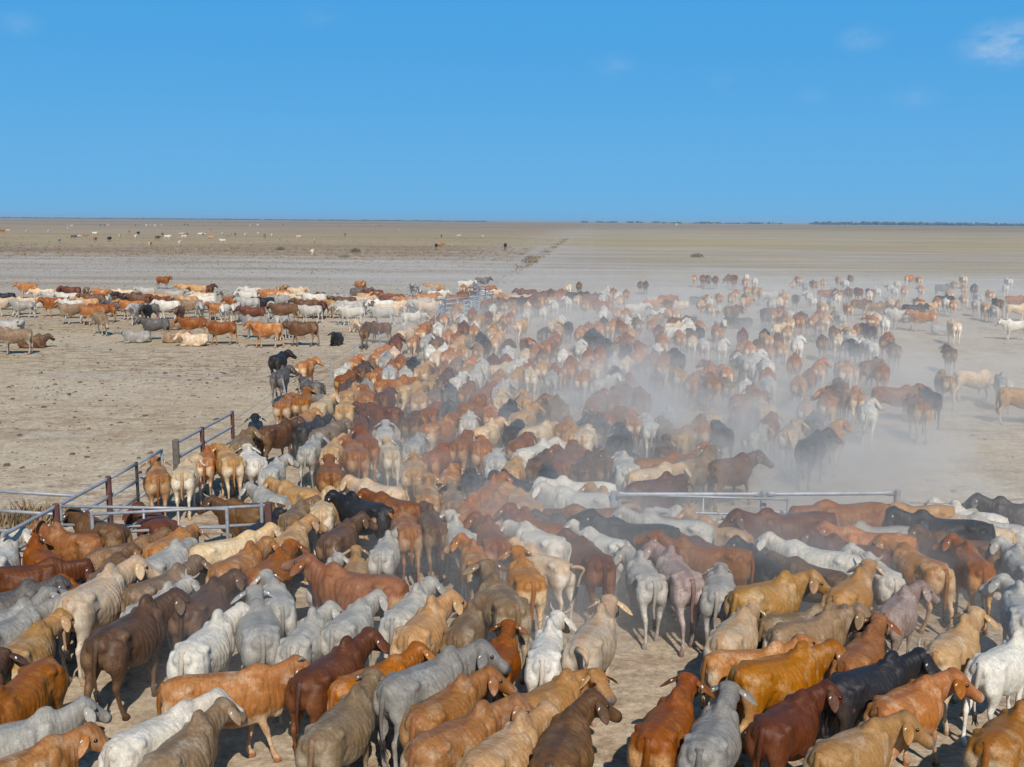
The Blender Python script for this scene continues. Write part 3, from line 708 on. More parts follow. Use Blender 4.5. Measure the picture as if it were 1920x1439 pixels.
# tile origin and zoom, then: x y coat[heading in degrees to the right of straight away][head letter after ':']
TILES = '''
500 580 6;640 950 g-60;600 830 D-40;830 750 R;830 670 W;1000 640 B;980 590 O;1150 600 b;1330 540 g;1200 510 O;1270 440 O;1430 470 C;1510 550 R;1400 620 R;1350 690 G;1590 620 K;1580 700 W;1740 660 T;1870 650 B;1180 720 O;1240 800 O50;1500 870 T30;1810 820 T;1830 950 F;1270 950 M;1050 960 O;1130 850 g;830 930 T;960 870 B;900 1080 T;1530 240 C20;1450 330 M;1630 330 O;1780 330 G;1870 350 B;1740 170 O;1690 220 O;1890 100 R
800 580 6;190 75 O;60 40 T;340 60 C;520 20 R;420 90 W;560 90 T;690 60 M;780 60 C;850 110 O;940 60 R;1120 20 W;1020 140 T20;800 150 F;730 210 T;540 160 W;120 195 W;325 195 C;375 160 M;220 260 O;530 200 O;320 290 R;370 320 T;95 320 M;620 290 K;640 350 K;790 270 T;740 330 T;610 420 F;905 400 M;925 475 W;1140 350 R180;1120 480 C;1215 440 O;1340 360 R;1450 290 R;1290 240 D;1380 140 C;1460 220 T;1510 110 W;1590 160 K180;1730 230 O;1830 260 K;1740 400 W;1870 170 R;60 440 W;80 500 C;200 480 O;280 510 O;320 590 F;300 400 T;410 440 T;200 430 W;480 570 O;580 620 W;740 640 C30;760 550 M;880 550 R;1030 620 W;1140 620 R;1270 620 T;1320 500 F;1530 490 W;70 640 O;190 650 O;460 670 T;540 720 W;785 740 O;970 720 T;1170 710 C;1400 740 G;1740 740 O;1560 610 R;1640 570 R;1760 590 T;1470 660 R;1880 670 C;30 790 T;200 740 B;310 780 W;730 880 G;400 880 R;340 920 D;620 920 R;60 930 F
1100 580 6;180 20 W;390 20 O;560 50 W180;700 60 F40;840 40 W;930 20 T;1050 90 B60;1160 110 R;1150 140 W;900 160 C50;1050 200 W60;740 140 O;610 130 F;340 130 B;470 100 W;200 110 K;110 180 O;290 150 O;490 250 T;390 160 R;820 200 B;1290 160 O;1280 210 K;1180 250 B;1070 280 O;840 290 R;860 330 O;1190 330 C;1340 360 W;1530 380 W;1500 210 O;1750 250 M;1730 120 K-90y;1530 130 W180;1800 390 O20;1690 500 F;1890 540 W;50 290 K;240 370 K;490 300 R;500 370 R;600 390 R;130 300 K;430 440 K;330 430 F;520 500 O;820 430 W;740 510 R;930 510 R;1000 500 K;130 450 R;50 490 R;160 570 O;310 560 G;420 570 C;660 600 F;860 600 O;80 680 C25;1080 700 T;1380 670 O;1550 670 O;1470 640 R;110 800 W30;330 720 D;460 780 R;790 750 B;1500 770 R;1550 820 F;1170 770 O;1810 850 W;90 1010 R;340 980 R;640 950 R;1700 980 R40;1690 1080 O20;200 1120 R;950 1180 W;410 910 R
1400 580 6;250 20 D;340 30 O;400 20 O180;500 30 W;650 50 B;610 80 R;820 20 R;760 90 O;890 90 T;1090 60 G;1000 30 F;1450 90 O;1480 60 C;1570 120 W;1280 170 R50;1380 190 K;1400 150 C;320 170 C30;500 110 T;460 220 T;210 250 K;260 300 T;370 310 B;370 400 T;580 350 W;180 380 B;200 430 O;830 150 F;870 320 B;1040 310 C;1010 220 B;1190 230 T;1200 310 W;1260 400 K:U;1440 380 W;1580 310 R;1690 410 B;1340 590 B30;1510 640 R;1130 650 T;1210 640 O;60 400 O;150 510 W;80 560 G;250 600 W;240 710 O;280 810 W;530 550 R;700 720 R;590 800 O;820 620 O;60 850 W;150 920 O;1090 830 B;210 1090 C;660 1080 T;920 1010 O;1060 930 B;1260 960 O;1700 880 R80;1380 1110 W
760 740 6;220 20 T;300 170 R;500 170 D;700 110 R25;860 180 O;690 290 W;800 390 C20;1130 160 K;1200 210 T15;1740 110 b:Q;1500 120 B;1250 380 K;1380 390 C30;1830 350 O;1860 440 T;1240 530 R12;1480 640 W35;1500 740 B20;560 540 R;850 590 O;380 660 R20;860 740 G;1150 840 T;240 340 O30;640 960 O;840 1030 D;1000 1090 O;1300 1000 K-20;1700 900 K;1830 760 R;1650 1120 W-70;60 280 B;60 560 G;150 830 T;880 20 R;1080 40 C;1330 60 T
1060 740 6;330 60 R;340 190 R20;560 40 R;850 20 O;830 270 O;1220 220 W;1680 240 C;1430 330 O;1290 450 T15;1090 380 F;60 430 C;400 350 D;570 480 K15;1060 330 W;50 330 O;1170 600 B;1110 720 F45;1390 710 O25;1680 750 B40:R;780 690 D-40;860 720 R60;740 850 C40;500 760 B;620 790 W;740 1000 M50;330 780 B;130 680 R;180 990 W-80;1820 390 K
1360 740 6;470 290 R10;1000 290 D;280 430 G20;710 400 C20;1190 410 O10;900 520 K20:R;1630 160 W
1620 640 6.4;1060 90 B;1040 430 F;1320 350 C80:D;1720 450 G;1910 560 T80;720 740 R;820 620 K
0 500 6.857;350 215 O-90;560 290 C-90;760 260 R180;920 260 M-80;1100 270 F180;1320 290 O-90;1600 300 C-90;1880 270 G-90;50 340 K-90;680 330 G-90;870 340 W-90;1060 360 W-90;1200 350 B-90;1350 380 G0;1440 330 F180;1560 370 B-60;1680 350 K-90;1830 350 B-90;60 400 C-120;320 400 C-90;290 440 g-90;560 430 G-90y;690 400 R-120;920 430 W-90;1120 410 T-90;930 480 F-120:P;1190 510 O-125:P;1340 480 R-90;1700 440 O-90;1500 430 D-90;1720 490 G180;1880 500 K180;110 690 G90:P;200 800 F-80;400 900 B90y;1330 600 F150:D;1760 840 g-90y
260 500 6.857;310 130 R125;110 270 g90;450 310 G90;620 230 T-90;780 240 T-90;890 240 M0;1180 310 g-90;1450 270 W-90;1400 320 W-90;1700 310 O-90;1840 260 T180;90 340 B-90;250 340 T-90;280 380 M-90;620 380 T-90;850 340 C-90;850 380 W-90;1250 400 R-90;1600 400 K-120;1820 370 g-90;1430 400 G-90;130 490 D-120;380 440 W-90;520 520 B180;680 430 F-120;780 470 G180;930 460 G180;1020 470 O-120;1110 500 W180;1180 490 W180;1300 460 G180;1470 520 M-90;1690 460 W180;1860 480 B180;220 670 D-90;420 690 F-110y;700 660 R-100;1070 710 R-85;1500 640 g-90;1650 720 O-85;450 840 F90y;720 880 C-90y;1850 650 G160
520 500 6.857;80 250 T180;240 270 C90;1110 190 O150;1740 210 G180;1080 280 D90;1230 300 M-90;1500 350 R-90;1850 290 G180;40 300 O-90;180 340 C-90;480 350 W-90;660 340 B-90;800 350 g-90;870 390 B-90;1150 340 T90;1080 380 C90;1370 350 B-90;1450 370 M90;1700 390 O-90;1820 420 W180;1850 400 G-120;60 370 g-90;560 430 O-90;400 430 B-90;700 440 T-90;620 450 M180;950 440 G-90;1100 430 G180;1250 450 B180;1330 430 W-90;1400 490 C90;1550 440 C90;100 480 B-100;430 500 G-90;900 480 G-90;970 520 W-90;1370 520 G-90;1690 460 G180;1740 590 W60;330 710 B-90;60 650 G180;980 720 C180y;740 880 K180y
780 480 6.857;640 320 W90;850 280 D90;20 380 W180;150 390 g-90;250 360 T-90;600 380 O0;700 390 T0;880 390 R90;270 450 W90;650 460 B90;500 500 R90;150 590 C90;40 560 G90;930 440 C90;500 570 B90;500 670 O0;600 640 T0;260 560 D90;130 490 O90;1080 500 O-60;1200 500 T-30;1330 500 C90;1430 430 M-90;1570 460 M90;1800 440 B0;1880 460 R0;1300 530 K60;1180 550 B-60;1020 580 B90;900 560 O60;1040 530 C-60;1090 600 F20;980 640 W0;1430 610 C0;1430 640 T0;1480 520 M0;1600 540 O0;1560 570 B0;1790 600 W0;1630 680 W0;1700 530 O30;1230 660 O0
1040 500 6.857;180 235 C;325 215 B;270 330 K90;30 310 R;90 340 R;280 380 T;180 410 W;460 350 M70;400 450 O;620 330 W;700 260 G;740 290 R;700 340 O;800 350 W;610 360 G;830 400 T;620 440 R-60;640 520 W;930 310 R;1110 200 B;1160 200 K;1270 390 G60y;1270 430 O95;1440 370 R60;1480 440 M;1460 550 O;1370 570 W;1610 450 C-90y;1850 400 K90y;1040 480 W60;850 550 T;1790 120 O;1900 120 R30
1300 500 6.857;120 115 R;200 130 D;290 130 M;490 110 M-130:D;520 160 B;690 105 W;690 160 O;800 155 W;350 370 O;190 390 O;215 410 W;60 400 K90y;100 440 T;540 320 O;500 370 T;710 270 O;670 370 B;620 400 T40;820 270 O;900 300 T;1010 320 G80;1170 320 T;1280 200 T;1370 140 O;1460 220 g;1580 190 R;1680 170 O;1180 400 O;1320 370 M180;1020 430 G;1110 410 C;1500 340 W;1560 410 W;1670 430 G;1700 480 T;1720 300 R90;1830 300 B;1880 340 T;1890 145 O;1810 440 G;240 500 T;320 500 G;430 510 B40;1030 530 B60
1560 500 5.333;150 140 W;200 95 B;740 90 O50:D;665 150 C;890 110 O;900 200 O;1335 100 C;1245 160 O;1110 180 D70;1435 190 D;1330 200 O;1190 250 T;1110 290 K60;1790 125 W;1745 190 W;1605 250 O;1490 280 G;1830 310 R90y;1690 330 B;1340 300 T;1450 340 G;1560 380 T;1640 400 G;1850 380 C90;1840 540 W-90;60 240 B90;170 220 B;290 220 M;380 250 C;400 230 M;470 220 W;590 180 G;640 220 W;735 210 O;60 290 W;280 330 B60;430 360 F90;600 330 C;680 350 T;820 380 K90;900 330 R;960 360 T-90;1060 320 O;1150 330 W;1220 350 O;190 390 O;920 450 O-85;700 430 G-100;1110 590 g90y;1260 560 C
0 380 2;10 110 R-90;30 108 C90;98 110 G;275 130 D90;295 130 G-90;320 128 O90;355 118 W90;220 145 G180;352 140 R;406 140 K;447 127 T;483 112 R;515 118 K;507 130 W;583 135 B30;558 158 T;605 122 R;628 133 W90;672 155 C;690 132 C90;700 123 R;680 122 G90;750 122 W90;766 122 G-90;790 102 R;832 120 G;855 125 g90;835 148 W-90;790 135 T90;880 122 R;918 124 W;967 120 C;990 128 R;1018 125 W;1048 133 O;1120 132 C90;1178 147 T;1170 190 C;1291 124 R;1655 128 B;1636 168 K;1650 164 O90;1690 166 g;1720 128 G90;1893 168 K;1810 130 W;375 87 K;390 87 R;405 87 G90;440 87 G;505 87 R;548 87 W90;563 87 W;580 87 W90;605 87 W;640 88 O;655 88 O90;690 84 K;703 84 K;762 85 R;825 80 R;938 87 G90;966 86 W90;1060 83 K;1272 86 K;1400 87 W;1424 88 K;1497 108 G;1548 82 R;1590 80 W;252 88 W;268 88 W90;255 100 W;180 110 W
'''
COAT_WORDS = {'R': 'rust red', 'M': 'dark maroon', 'O': 'orange tan', 'T': 'light tan', 'F': 'greyish fawn', 'C': 'cream', 'W': 'white', 'G': 'pale grey',
              'g': 'mid grey', 'D': 'charcoal', 'K': 'black', 'B': 'dark brown', 'b': 'brindle', 'S': 'speckled roan'}

cows = []
def h01(i, k=0): return random.Random(i * 97 + k * 7919 + 3).random()
HT, HW = 1.35, 1.37
for ent in FRONT.replace('\n', '|').split('|'):
    q = ent.split()
    if len(q) < 7: continue
    tx, ty, wx, wy = map(float, q[:4])
    i = len(cows); s = .94
    for _ in range(2):
        T = world_at(tx, ty, HT * s); W = world_at(wx, wy, HW * s)
        v = Vector((W.x - T.x, W.y - T.y)); ln = v.length; d = v.normalized()
        vd = Vector((T.x, T.y)).normalized(); sd = Vector((vd.y, -vd.x)); a_, b_ = v.dot(sd), v.dot(vd)
        full = 1.06 * .95; sol = math.sqrt(max(0, full * full - a_ * a_)) * (.88 if b_ > .12 else .30)
        if b_ > -.25: b_ = max(b_, sol)
        d = (sd * a_ + vd * b_).normalized(); side = abs(vd.x * d.y - vd.y * d.x)
        s = min(1.08, max(.86, math.hypot(a_, b_) / 1.12)) if side > .75 else .86 + .13 * h01(i)
    if len(q) > 7: s = float(q[7])
    c = Vector((T.x + W.x, T.y + W.y)) * .5 + d * .14 * s if side > .75 else Vector((T.x, T.y)) + d * .72 * s
    cows.append(dict(x=c.x, y=c.y, ang=math.atan2(-d.x, d.y), s=s, coat=q[4], head=q[5], tail=q[6], lie=False, px=(tx + wx) / 2, py=(ty + wy) / 2, front=True))
for line in TILES.strip().split('\n'):
    q = line.split(';'); x0, y0, z = map(float, q[0].split())
    for e in q[1:]:
        ex, ey, cd = e.split()
        hd = None
        if ':' in cd: cd, hd = cd.split(':')
        lie = cd.endswith('y'); cd = cd.rstrip('y')
        coat = cd[0]; deg = float(cd[1:]) if len(cd) > 1 else None
        px, py = x0 + float(ex) / z, y0 + float(ey) / z
        i = len(cows); s = .87 + .15 * h01(i, 1)
        P = world_at(px, py, ((HT + .02) * s if not lie else .62) if y0 != 380 else .62)
        if y0 == 380: s *= 1.12
        if deg is None:
            base_ = 3 + (h01(i, 2) - .5) * 18
            hdr = math.degrees(math.atan2(P.x, P.y)) * .35 + base_
        else:
            hdr = math.degrees(math.atan2(P.x, P.y)) * (.35 if abs(deg) < 60 else .5) + deg + (h01(i, 2) - .5) * 14
        a = R_(-hdr); d = Vector((-math.sin(a), math.cos(a)))
        off = .72 * s if abs(deg or 0) < 55 else (-.5 * s if abs(deg) > 140 else 0)
        if hd is None:
            if deg is not None and abs(deg) > 60: hd = 'SSUrlSLR'[int(h01(i, 3) * 8)]
            else: hd = 'deerleRLed'[int(h01(i, 3) * 10)]
        tl = 'nnnnlrnnR'[int(h01(i, 4) * 9)]
        cows.append(dict(x=P.x + d.x * off, y=P.y + d.y * off, ang=a, s=s, coat=coat, head=hd, tail=tl, lie=lie, px=px, py=py, front=False))

# drop double entries where two tiles overlap, then nudge bodies out of each other
keep = []
for c in cows:
    if all(abs(c['px'] - k['px']) + abs(c['py'] - k['py']) > (4.0 if c['y'] > 40 else 11) or math.hypot(c['x'] - k['x'], c['y'] - k['y']) > .6 for k in keep[-900:]) : keep.append(c)
cows = keep
n = len(cows)
pos = np.array([[c['x'], c['y']] for c in cows]); ang = np.array([c['ang'] for c in cows]); sc = np.array([c['s'] for c in cows])
orig = pos.copy()
offs = np.array([-.52, -.05, .42, .88]); rad = np.array([.27, .31, .27, .15])
dirs = np.stack([-np.sin(ang), np.cos(ang)], 1)
D0 = np.linalg.norm(pos[:, None] - pos[None], axis=-1); I, J = np.nonzero((D0 < 4.0) & ~np.eye(n, dtype=bool))
for it in range(70):
    pts = pos[:, None, :] + dirs[:, None, :] * offs[None, :, None] * sc[:, None, None]; RR = rad[None, :] * sc[:, None]
    D = pts[I][:, :, None, :] - pts[J][:, None, :, :]; dist = np.sqrt((D ** 2).sum(-1)) + 1e-6
    ov = np.clip(RR[I][:, :, None] + RR[J][:, None, :] - dist, 0, None)
    push = (D / dist[..., None] * ov[..., None] * .30).sum((1, 2))
    mv = np.zeros_like(pos); np.add.at(mv, I, push)
    mv *= np.minimum(1, .12 / (np.linalg.norm(mv, axis=1) + 1e-9))[:, None]
    pos += mv
    pos += (orig - pos) * .02
for c, p in zip(cows, pos): c['x'], c['y'] = float(p[0]), float(p[1])

def project(x, y, z):
    v = CAM3.inverted() @ (Vector((x, y, z)) - Vector((0, 0, CAM_H)))
    return (960 + v.x / -v.z * F_PX, 719.5 - v.y / -v.z * F_PX)
for c in cows: c['sx'], c['sy'] = project(c['x'], c['y'], 1.0)
order = sorted(range(n), key=lambda i: math.hypot(cows[i]['x'], cows[i]['y']))
NEAR = [i for i in order if -60 < cows[i]['sx'] < 1985 and cows[i]['sy'] < 1510][:300]
nearset = set(NEAR); FAR = [i for i in order if i not in nearset and cows[i]['sy'] < 1510]
print('cows', n, 'individual', len(NEAR), 'herd', len(FAR), 'limit distance', math.hypot(cows[NEAR[-1]]['x'], cows[NEAR[-1]]['y']))

# ------------------------------------------------------------------ labels
def facing(c):
    vd = math.atan2(c['x'], c['y']); hd = -c['ang']; r = math.degrees((hd - vd + math.pi) % (2 * math.pi) - math.pi)
    if abs(r) < 28: return 'seen from behind'
    if abs(r) > 152: return 'facing the camera'
    if r > 0: return 'facing right' if 60 < r < 120 else ('walking away to the right' if r <= 60 else 'coming forward to the right')
    return 'facing left' if -120 < r < -60 else ('walking away to the left' if r >= -60 else 'coming forward to the left')
HEADW = {'S': '', 'U': 'with head held high', 'L': 'with head turned left', 'R': 'with head turned right', 'l': '', 'r': '', 'Q': 'looking back to its left',
         'P': 'looking back to its right', 'D': 'with head lowered', 'd': 'with low head', 'e': ''}
CW = lambda i: COAT_WORDS[cows[i]['coat']]
def band(i):
    c = cows[i]
    if c['sy'] > 1300: return 'along the bottom edge'
    if c['sy'] > 1120: return 'in the front of the mob'
    if c['sy'] > 960: return 'level with the yard gates'
    if c['sy'] > 800: return 'just beyond the yard gates'
    if c['sx'] < 640 and c['sy'] < 800: return 'on the open ground left of the wire fence'
    return 'in the dusty middle of the mob' if c['sx'] > 1000 else 'in the clearer middle of the mob'
labels, taken = {}, set()
def near_side(i, dirn):
    c = cows[i]; best, bd = None, 1e9
    for j in NEAR:
        if j == i: continue
        dx, dy = cows[j]['sx'] - c['sx'], cows[j]['sy'] - c['sy']
        sc1 = (c['sy'] - 400) * .35
        if dirn in 'lr':
            m = -dx if dirn == 'l' else dx
            if m < sc1 * .15 or abs(dy) > sc1 * .35 or m > sc1 * 1.6: continue
        else:
            m = -dy if dirn == 'u' else dy
            if m < sc1 * .05 or abs(dx) > sc1 * .35 or m > sc1 * 1.3: continue
        if m < bd: bd, best = m, j
    return best
ORD = ['leftmost', 'second from the left', 'third from the left', 'fourth from the left', 'fifth from the left', 'sixth from the left', 'seventh from the left', 'eighth from the left',
       'ninth from the left', 'tenth from the left', 'eleventh from the left', 'twelfth from the left', 'thirteenth from the left', 'fourteenth from the left']
groups_seen = {}
facts = {}
for i in NEAR:
    l, r, u, d = (near_side(i, k) for k in 'lrud')
    facts[i] = dict(l=CW(l) if l is not None else None, r=CW(r) if r is not None else None, u=CW(u) if u is not None else None, d=CW(d) if d is not None else None)
def art(w): return ('an ' if w[0] in 'aeiou' else 'a ') + w
def cands(i):
    c = cows[i]; f = facts[i]; w = CW(i); fc = facing(c); hw = HEADW[c['head']]
    if c['lie']: fc = 'lying down'; hw = ''
    keys = []
    if hw: keys.append((('h',), f"{w} cow {fc} {hw}"))
    if f['l'] and f['r']: keys.append((('l', 'r'), f"{w} cow {fc} between {art(f['l'])} cow and {art(f['r'])} one"))
    if f['u'] and f['d']: keys.append((('u', 'd'), f"{w} cow {fc}, between {art(f['d'])} cow in front and {art(f['u'])} one behind"))
    if f['l'] and f['u']: keys.append((('l', 'u'), f"{w} cow {fc}, with {art(f['l'])} cow left and {art(f['u'])} one ahead"))
    if f['r'] and f['d']: keys.append((('r', 'd'), f"{w} cow {fc}, left of {art(f['r'])} cow, behind {art(f['d'])} cow"))
    return keys
sig = {}
for i in NEAR:
    base_ = (CW(i), facing(cows[i]) if not cows[i]['lie'] else 'y')
    for ks, txt in cands(i):
        key = (base_, ks, HEADW[cows[i]['head']] if ks == ('h',) else tuple(facts[i][k] for k in ks))
        sig.setdefault(key, []).append(i)
for i in NEAR:
    base_ = (CW(i), facing(cows[i]) if not cows[i]['lie'] else 'y')
    lab = None
    for ks, txt in cands(i):
        key = (base_, ks, HEADW[cows[i]['head']] if ks == ('h',) else tuple(facts[i][k] for k in ks))
        if len(sig[key]) == 1 and len(txt.split()) <= 16 and txt not in taken: lab = txt; break
    if lab is None:
        same = sorted([j for j in NEAR if CW(j) == CW(i) and band(j) == band(i)], key=lambda j: cows[j]['sx'])
        k = same.index(i); rk = len(same) - 1 - k
        o = ORD[k] if k <= rk or rk >= len(ORD) else ORD[rk].replace('left', 'right')
        lab = f"{CW(i)} cow, {o} of its colour {band(i)}"
        if len(lab.split()) > 16: lab = f"{CW(i)} cow, {o} {band(i)}"
    taken.add(lab); labels[i] = lab

# ------------------------------------------------------------------ place the cattle
def gait_for(i, head): return GAITS[head][int(h01(i, 6) * len(GAITS[head]))]
BRANDED = set(k for k, i in enumerate(NEAR) if k % 6 == 2)
for k, i in enumerate(NEAR):
    c = cows[i]
    if c['lie']: pose = 'YS' if h01(i, 5) < .5 else 'YL'
    else: pose = c['head'] + gait_for(i, c['head'])
    strong = c['coat'] in 'OTRCF' and h01(i, 7) < .72
    r = place_cow(c['x'], c['y'], c['ang'], c['s'] * 1.02, c['coat'], pose, c['tail'], strong, .92 + .20 * h01(i, 8),
                  brand=(k in BRANDED and not c['lie'] and k < 150 and c['coat'] in 'RMOTB'), horned=(h01(i, 9) < .05 and k < 200))
    tag(r, labels[i], 'cow', 'cattle of the mustered mob')

# the rest of the mob, past the limit: one object
vary_all = []
V_all, F_all, M_all, C_all, mats, midx, b0 = [], [], [], [], [], {}, 0
LOW = {}
def low_pose(key, ratio):
    if (key, ratio) not in LOW:
        body, Hm = get_pose(key)
        o = bpy.data.objects.new('tmp_low', body); col.objects.link(o)
        dm = o.modifiers.new('d', 'DECIMATE'); dm.ratio = ratio
        dg = bpy.context.evaluated_depsgraph_get(); me = bpy.data.meshes.new_from_object(o.evaluated_get(dg)); bpy.data.objects.remove(o)
        co = np.empty(len(me.vertices) * 3); me.vertices.foreach_get('co', co); co = co.reshape(-1, 3)
        ca = np.empty(len(me.vertices) * 4, np.float32); me.color_attributes['regions'].data.foreach_get('color', ca); ca = ca.reshape(-1, 4)
        fs = [tuple(p.vertices) for p in me.polygons]
        extra_v, extra_f = [], []
        for s in (-1, 1):      # ears
            em = EARS[s]; mt = Hm @ Matrix.Translation((.088 * s, .005, .035)) @ Matrix.Rotation(R_(25), 4, 'X')
            q = len(co) + len(extra_v); extra_v += [mt @ v.co for v in em.vertices]; extra_f += [tuple(a + q for a in p.vertices) for p in em.polygons]
        if key[0] != 'Y':
            tm = TAILS['n'][0]; q = len(co) + len(extra_v); extra_v += [v.co for v in tm.vertices]; extra_f += [tuple(a + q for a in p.vertices) for p in tm.polygons]
        co = np.vstack([co, np.array([tuple(v) for v in extra_v])]); ca = np.vstack([ca, np.tile([0, .3, .2, 1], (len(extra_v), 1)).astype(np.float32)])
        LOW[(key, ratio)] = (co, fs + extra_f, ca)
        bpy.data.meshes.remove(me)
    return LOW[(key, ratio)]
for i in FAR:
    c = cows[i]; d = math.hypot(c['x'], c['y'])
    key = ('YS' if h01(i, 5) < .5 else 'YL') if c['lie'] else c['head'] + 'AB'[int(h01(i, 6) * 2)]
    co, fs, ca = low_pose(key, .05 if d < 160 else .015)
    a = c['ang']; s = c['s'] * 1.02; Rm = np.array([[math.cos(a), -math.sin(a), 0], [math.sin(a), math.cos(a), 0], [0, 0, 1]])
    V_all.append(co @ Rm.T * s + np.array([c['x'], c['y'], 0])); C_all.append(ca); vary_all.append(np.full(len(co), (h01(i, 11) - .5) * .34, np.float32))
    F_all += [tuple(v + b0 for v in f) for f in fs]
    mk = (c['coat'], c['coat'] in 'OTRCF' and h01(i, 7) < .72)
    if mk not in midx: midx[mk] = len(mats); mats.append(COAT_M[mk[0]][int(mk[1])])
    M_all += [midx[mk]] * len(fs); b0 += len(co)
Vn = np.vstack(V_all)
me = bpy.data.meshes.new('far_mob'); me.from_pydata(Vn.tolist(), [], F_all); me.update()
for m in mats: me.materials.append(m)
me.polygons.foreach_set('material_index', M_all); me.polygons.foreach_set('use_smooth', [True] * len(F_all))
ca = me.color_attributes.new('regions', 'FLOAT_COLOR', 'POINT'); ca.data.foreach_set('color', np.vstack(C_all).ravel())
va = me.attributes.new('vary', 'FLOAT', 'POINT'); va.data.foreach_set('value', np.concatenate(vary_all))
tag(link('distant_cattle', me), 'distant mob of cattle crowding beyond the wire fence and out across the plain', 'cattle', None, 'stuff')

# ------------------------------------------------------------------ yard fences
def pipe(V, Fc, a, b, r, n=10):
    a, b = Vector(a), Vector(b); lat = (b - a).cross(Vector((0, 0, 1)))
    lat = Vector((1, 0, 0)) if lat.length < 1e-4 else lat.normalized()
    chain(V, Fc, [(a, r, r), (b, r, r)], n, 2.0, lat)
def pipe_obj(name, a, b, r, mat, parent, n=10, flat_ends=False):
    a, b = Vector(a), Vector(b); d = (b - a).normalized(); V, Fc = [], []
    lat = (b - a).cross(Vector((0, 0, 1))); lat = Vector((1, 0, 0)) if lat.length < 1e-4 else lat.normalized()
    if flat_ends and (b - a).length > .6:
        chain(V, Fc, [(a, r * .45, r * 1.45), (a + d * .10, r * .5, r * 1.4), (a + d * .20, r, r), (b - d * .20, r, r), (b - d * .10, r * .5, r * 1.4), (b, r * .45, r * 1.45)], n, 2.0, lat)
    else: chain(V, Fc, [(a, r, r), (b, r, r)], n, 2.0, lat)
    o = mesh_from(name, [Vector(v) - Vector(parent.location) for v in V], Fc, [mat], False)
    for p in o.polygons:
        if len(p.vertices) == 4: p.use_smooth = True
    return link(name, o, parent)
def post_obj(name, p, z0, z1, r, mat, parent, square=False):
    V, Fc = [], []; p = Vector((p[0], p[1], 0)) - Vector(parent.location)
    X, Y = (1, 0, 0), (0, 1, 0)
    tube(V, Fc, [((p.x, p.y, z0), X, Y, r, r, r), ((p.x, p.y, z1 - r * .2), X, Y, r, r, r), ((p.x, p.y, z1), X, Y, r * .8, r * .8, r * .8)], 12, 6 if square else 2)
    o = mesh_from(name, V, Fc, [mat], False); return link(name, o, parent)
def root_at(name, p, label, cat, group=None):
    r = link(name, None); r.location = (p[0], p[1], 0); r.empty_display_size = .3
    return tag(r, label, cat, group)
HF = 1.52
def on_line(px, py, h=HF, snap=True):
    p = world_at(px, py, h)
    if snap: p.x = FXP + FS * p.y
    return Vector((p.x, p.y, 0))
p0 = world_at(435, 772, HF); p1 = world_at(108, 948, HF)
FXP = ((p0.x - FS * p0.y) + (p1.x - FS * p1.y)) / 2
Ps = [on_line(435, 773), on_line(372, 803), on_line(315, 829), on_line(303, 843), on_line(243, 868), on_line(193, 896), on_line(108, 948)]
Pend = on_line(6, 1002)
lf = root_at('yard_fence', Ps[0], 'long pipe rail yard fence with rusty posts running away up the left side', 'fence')
for k, (p, m, r) in enumerate(((Ps[0], M_RUST, .055), (Ps[1], M_RUST, .05), (Ps[2], M_BARK, .085), (Ps[5], M_RUST, .062), (Ps[6], M_RUST, .07))):
    post_obj('post', p, -.05, HF + (.06 if k == 2 else .03), r, m, lf, k in (1, 5))
for a, b in ((Ps[2], Ps[1]), (Ps[1], Ps[0]), (Ps[6], Ps[5]), (Pend, Ps[6])):
    for z in (HF - .03, 1.10, .70, .32):
        pipe_obj('rail', Vector(a) + Vector((0, 0, z)), Vector(b) + Vector((0, 0, z)), .037, M_GALV, lf, 10, True)
lg = root_at('yard_gate', Ps[4], 'narrow pipe gate with dark stile in the left yard fence', 'gate')
post_obj('stile', Ps[4], .12, HF + .02, .035, M_DARK, lg); post_obj('stile', Ps[3], .12, HF + .02, .035, M_GALV, lg)
for z in (HF - .03, 1.10, .70, .32):
    pipe_obj('rail', Ps[5] + (Ps[4] - Ps[5]) * .06 + Vector((0, 0, z)), Ps[4] + Vector((0, 0, z)), .037, M_GALV, lg, 10)
    pipe_obj('rail', Ps[4] + Vector((0, 0, z)), Ps[3] + Vector((0, 0, z)), .037, M_GALV, lg, 10)
for z in (.5, 1.3):
    pipe_obj('latch', Ps[4] + Vector((.03, -.04, z)), Ps[4] + Vector((.10, .02, z)), .03, M_DARK, lg, 8)
# cross fence on the far left
J = on_line(146, 927); A = world_at(-60, 915, HF); A.z = 0
cf = root_at('cross_fence', J, 'pale pipe cross fence joining the long fence at the left edge', 'fence')
for z in (HF - .03, 1.08, .66, .30): pipe_obj('rail', A + Vector((0, 0, z)), J + Vector((0, -.02, z)), .034, M_GALV, cf, 10)
post_obj('post', A, -.05, HF, .06, M_RUST, cf)

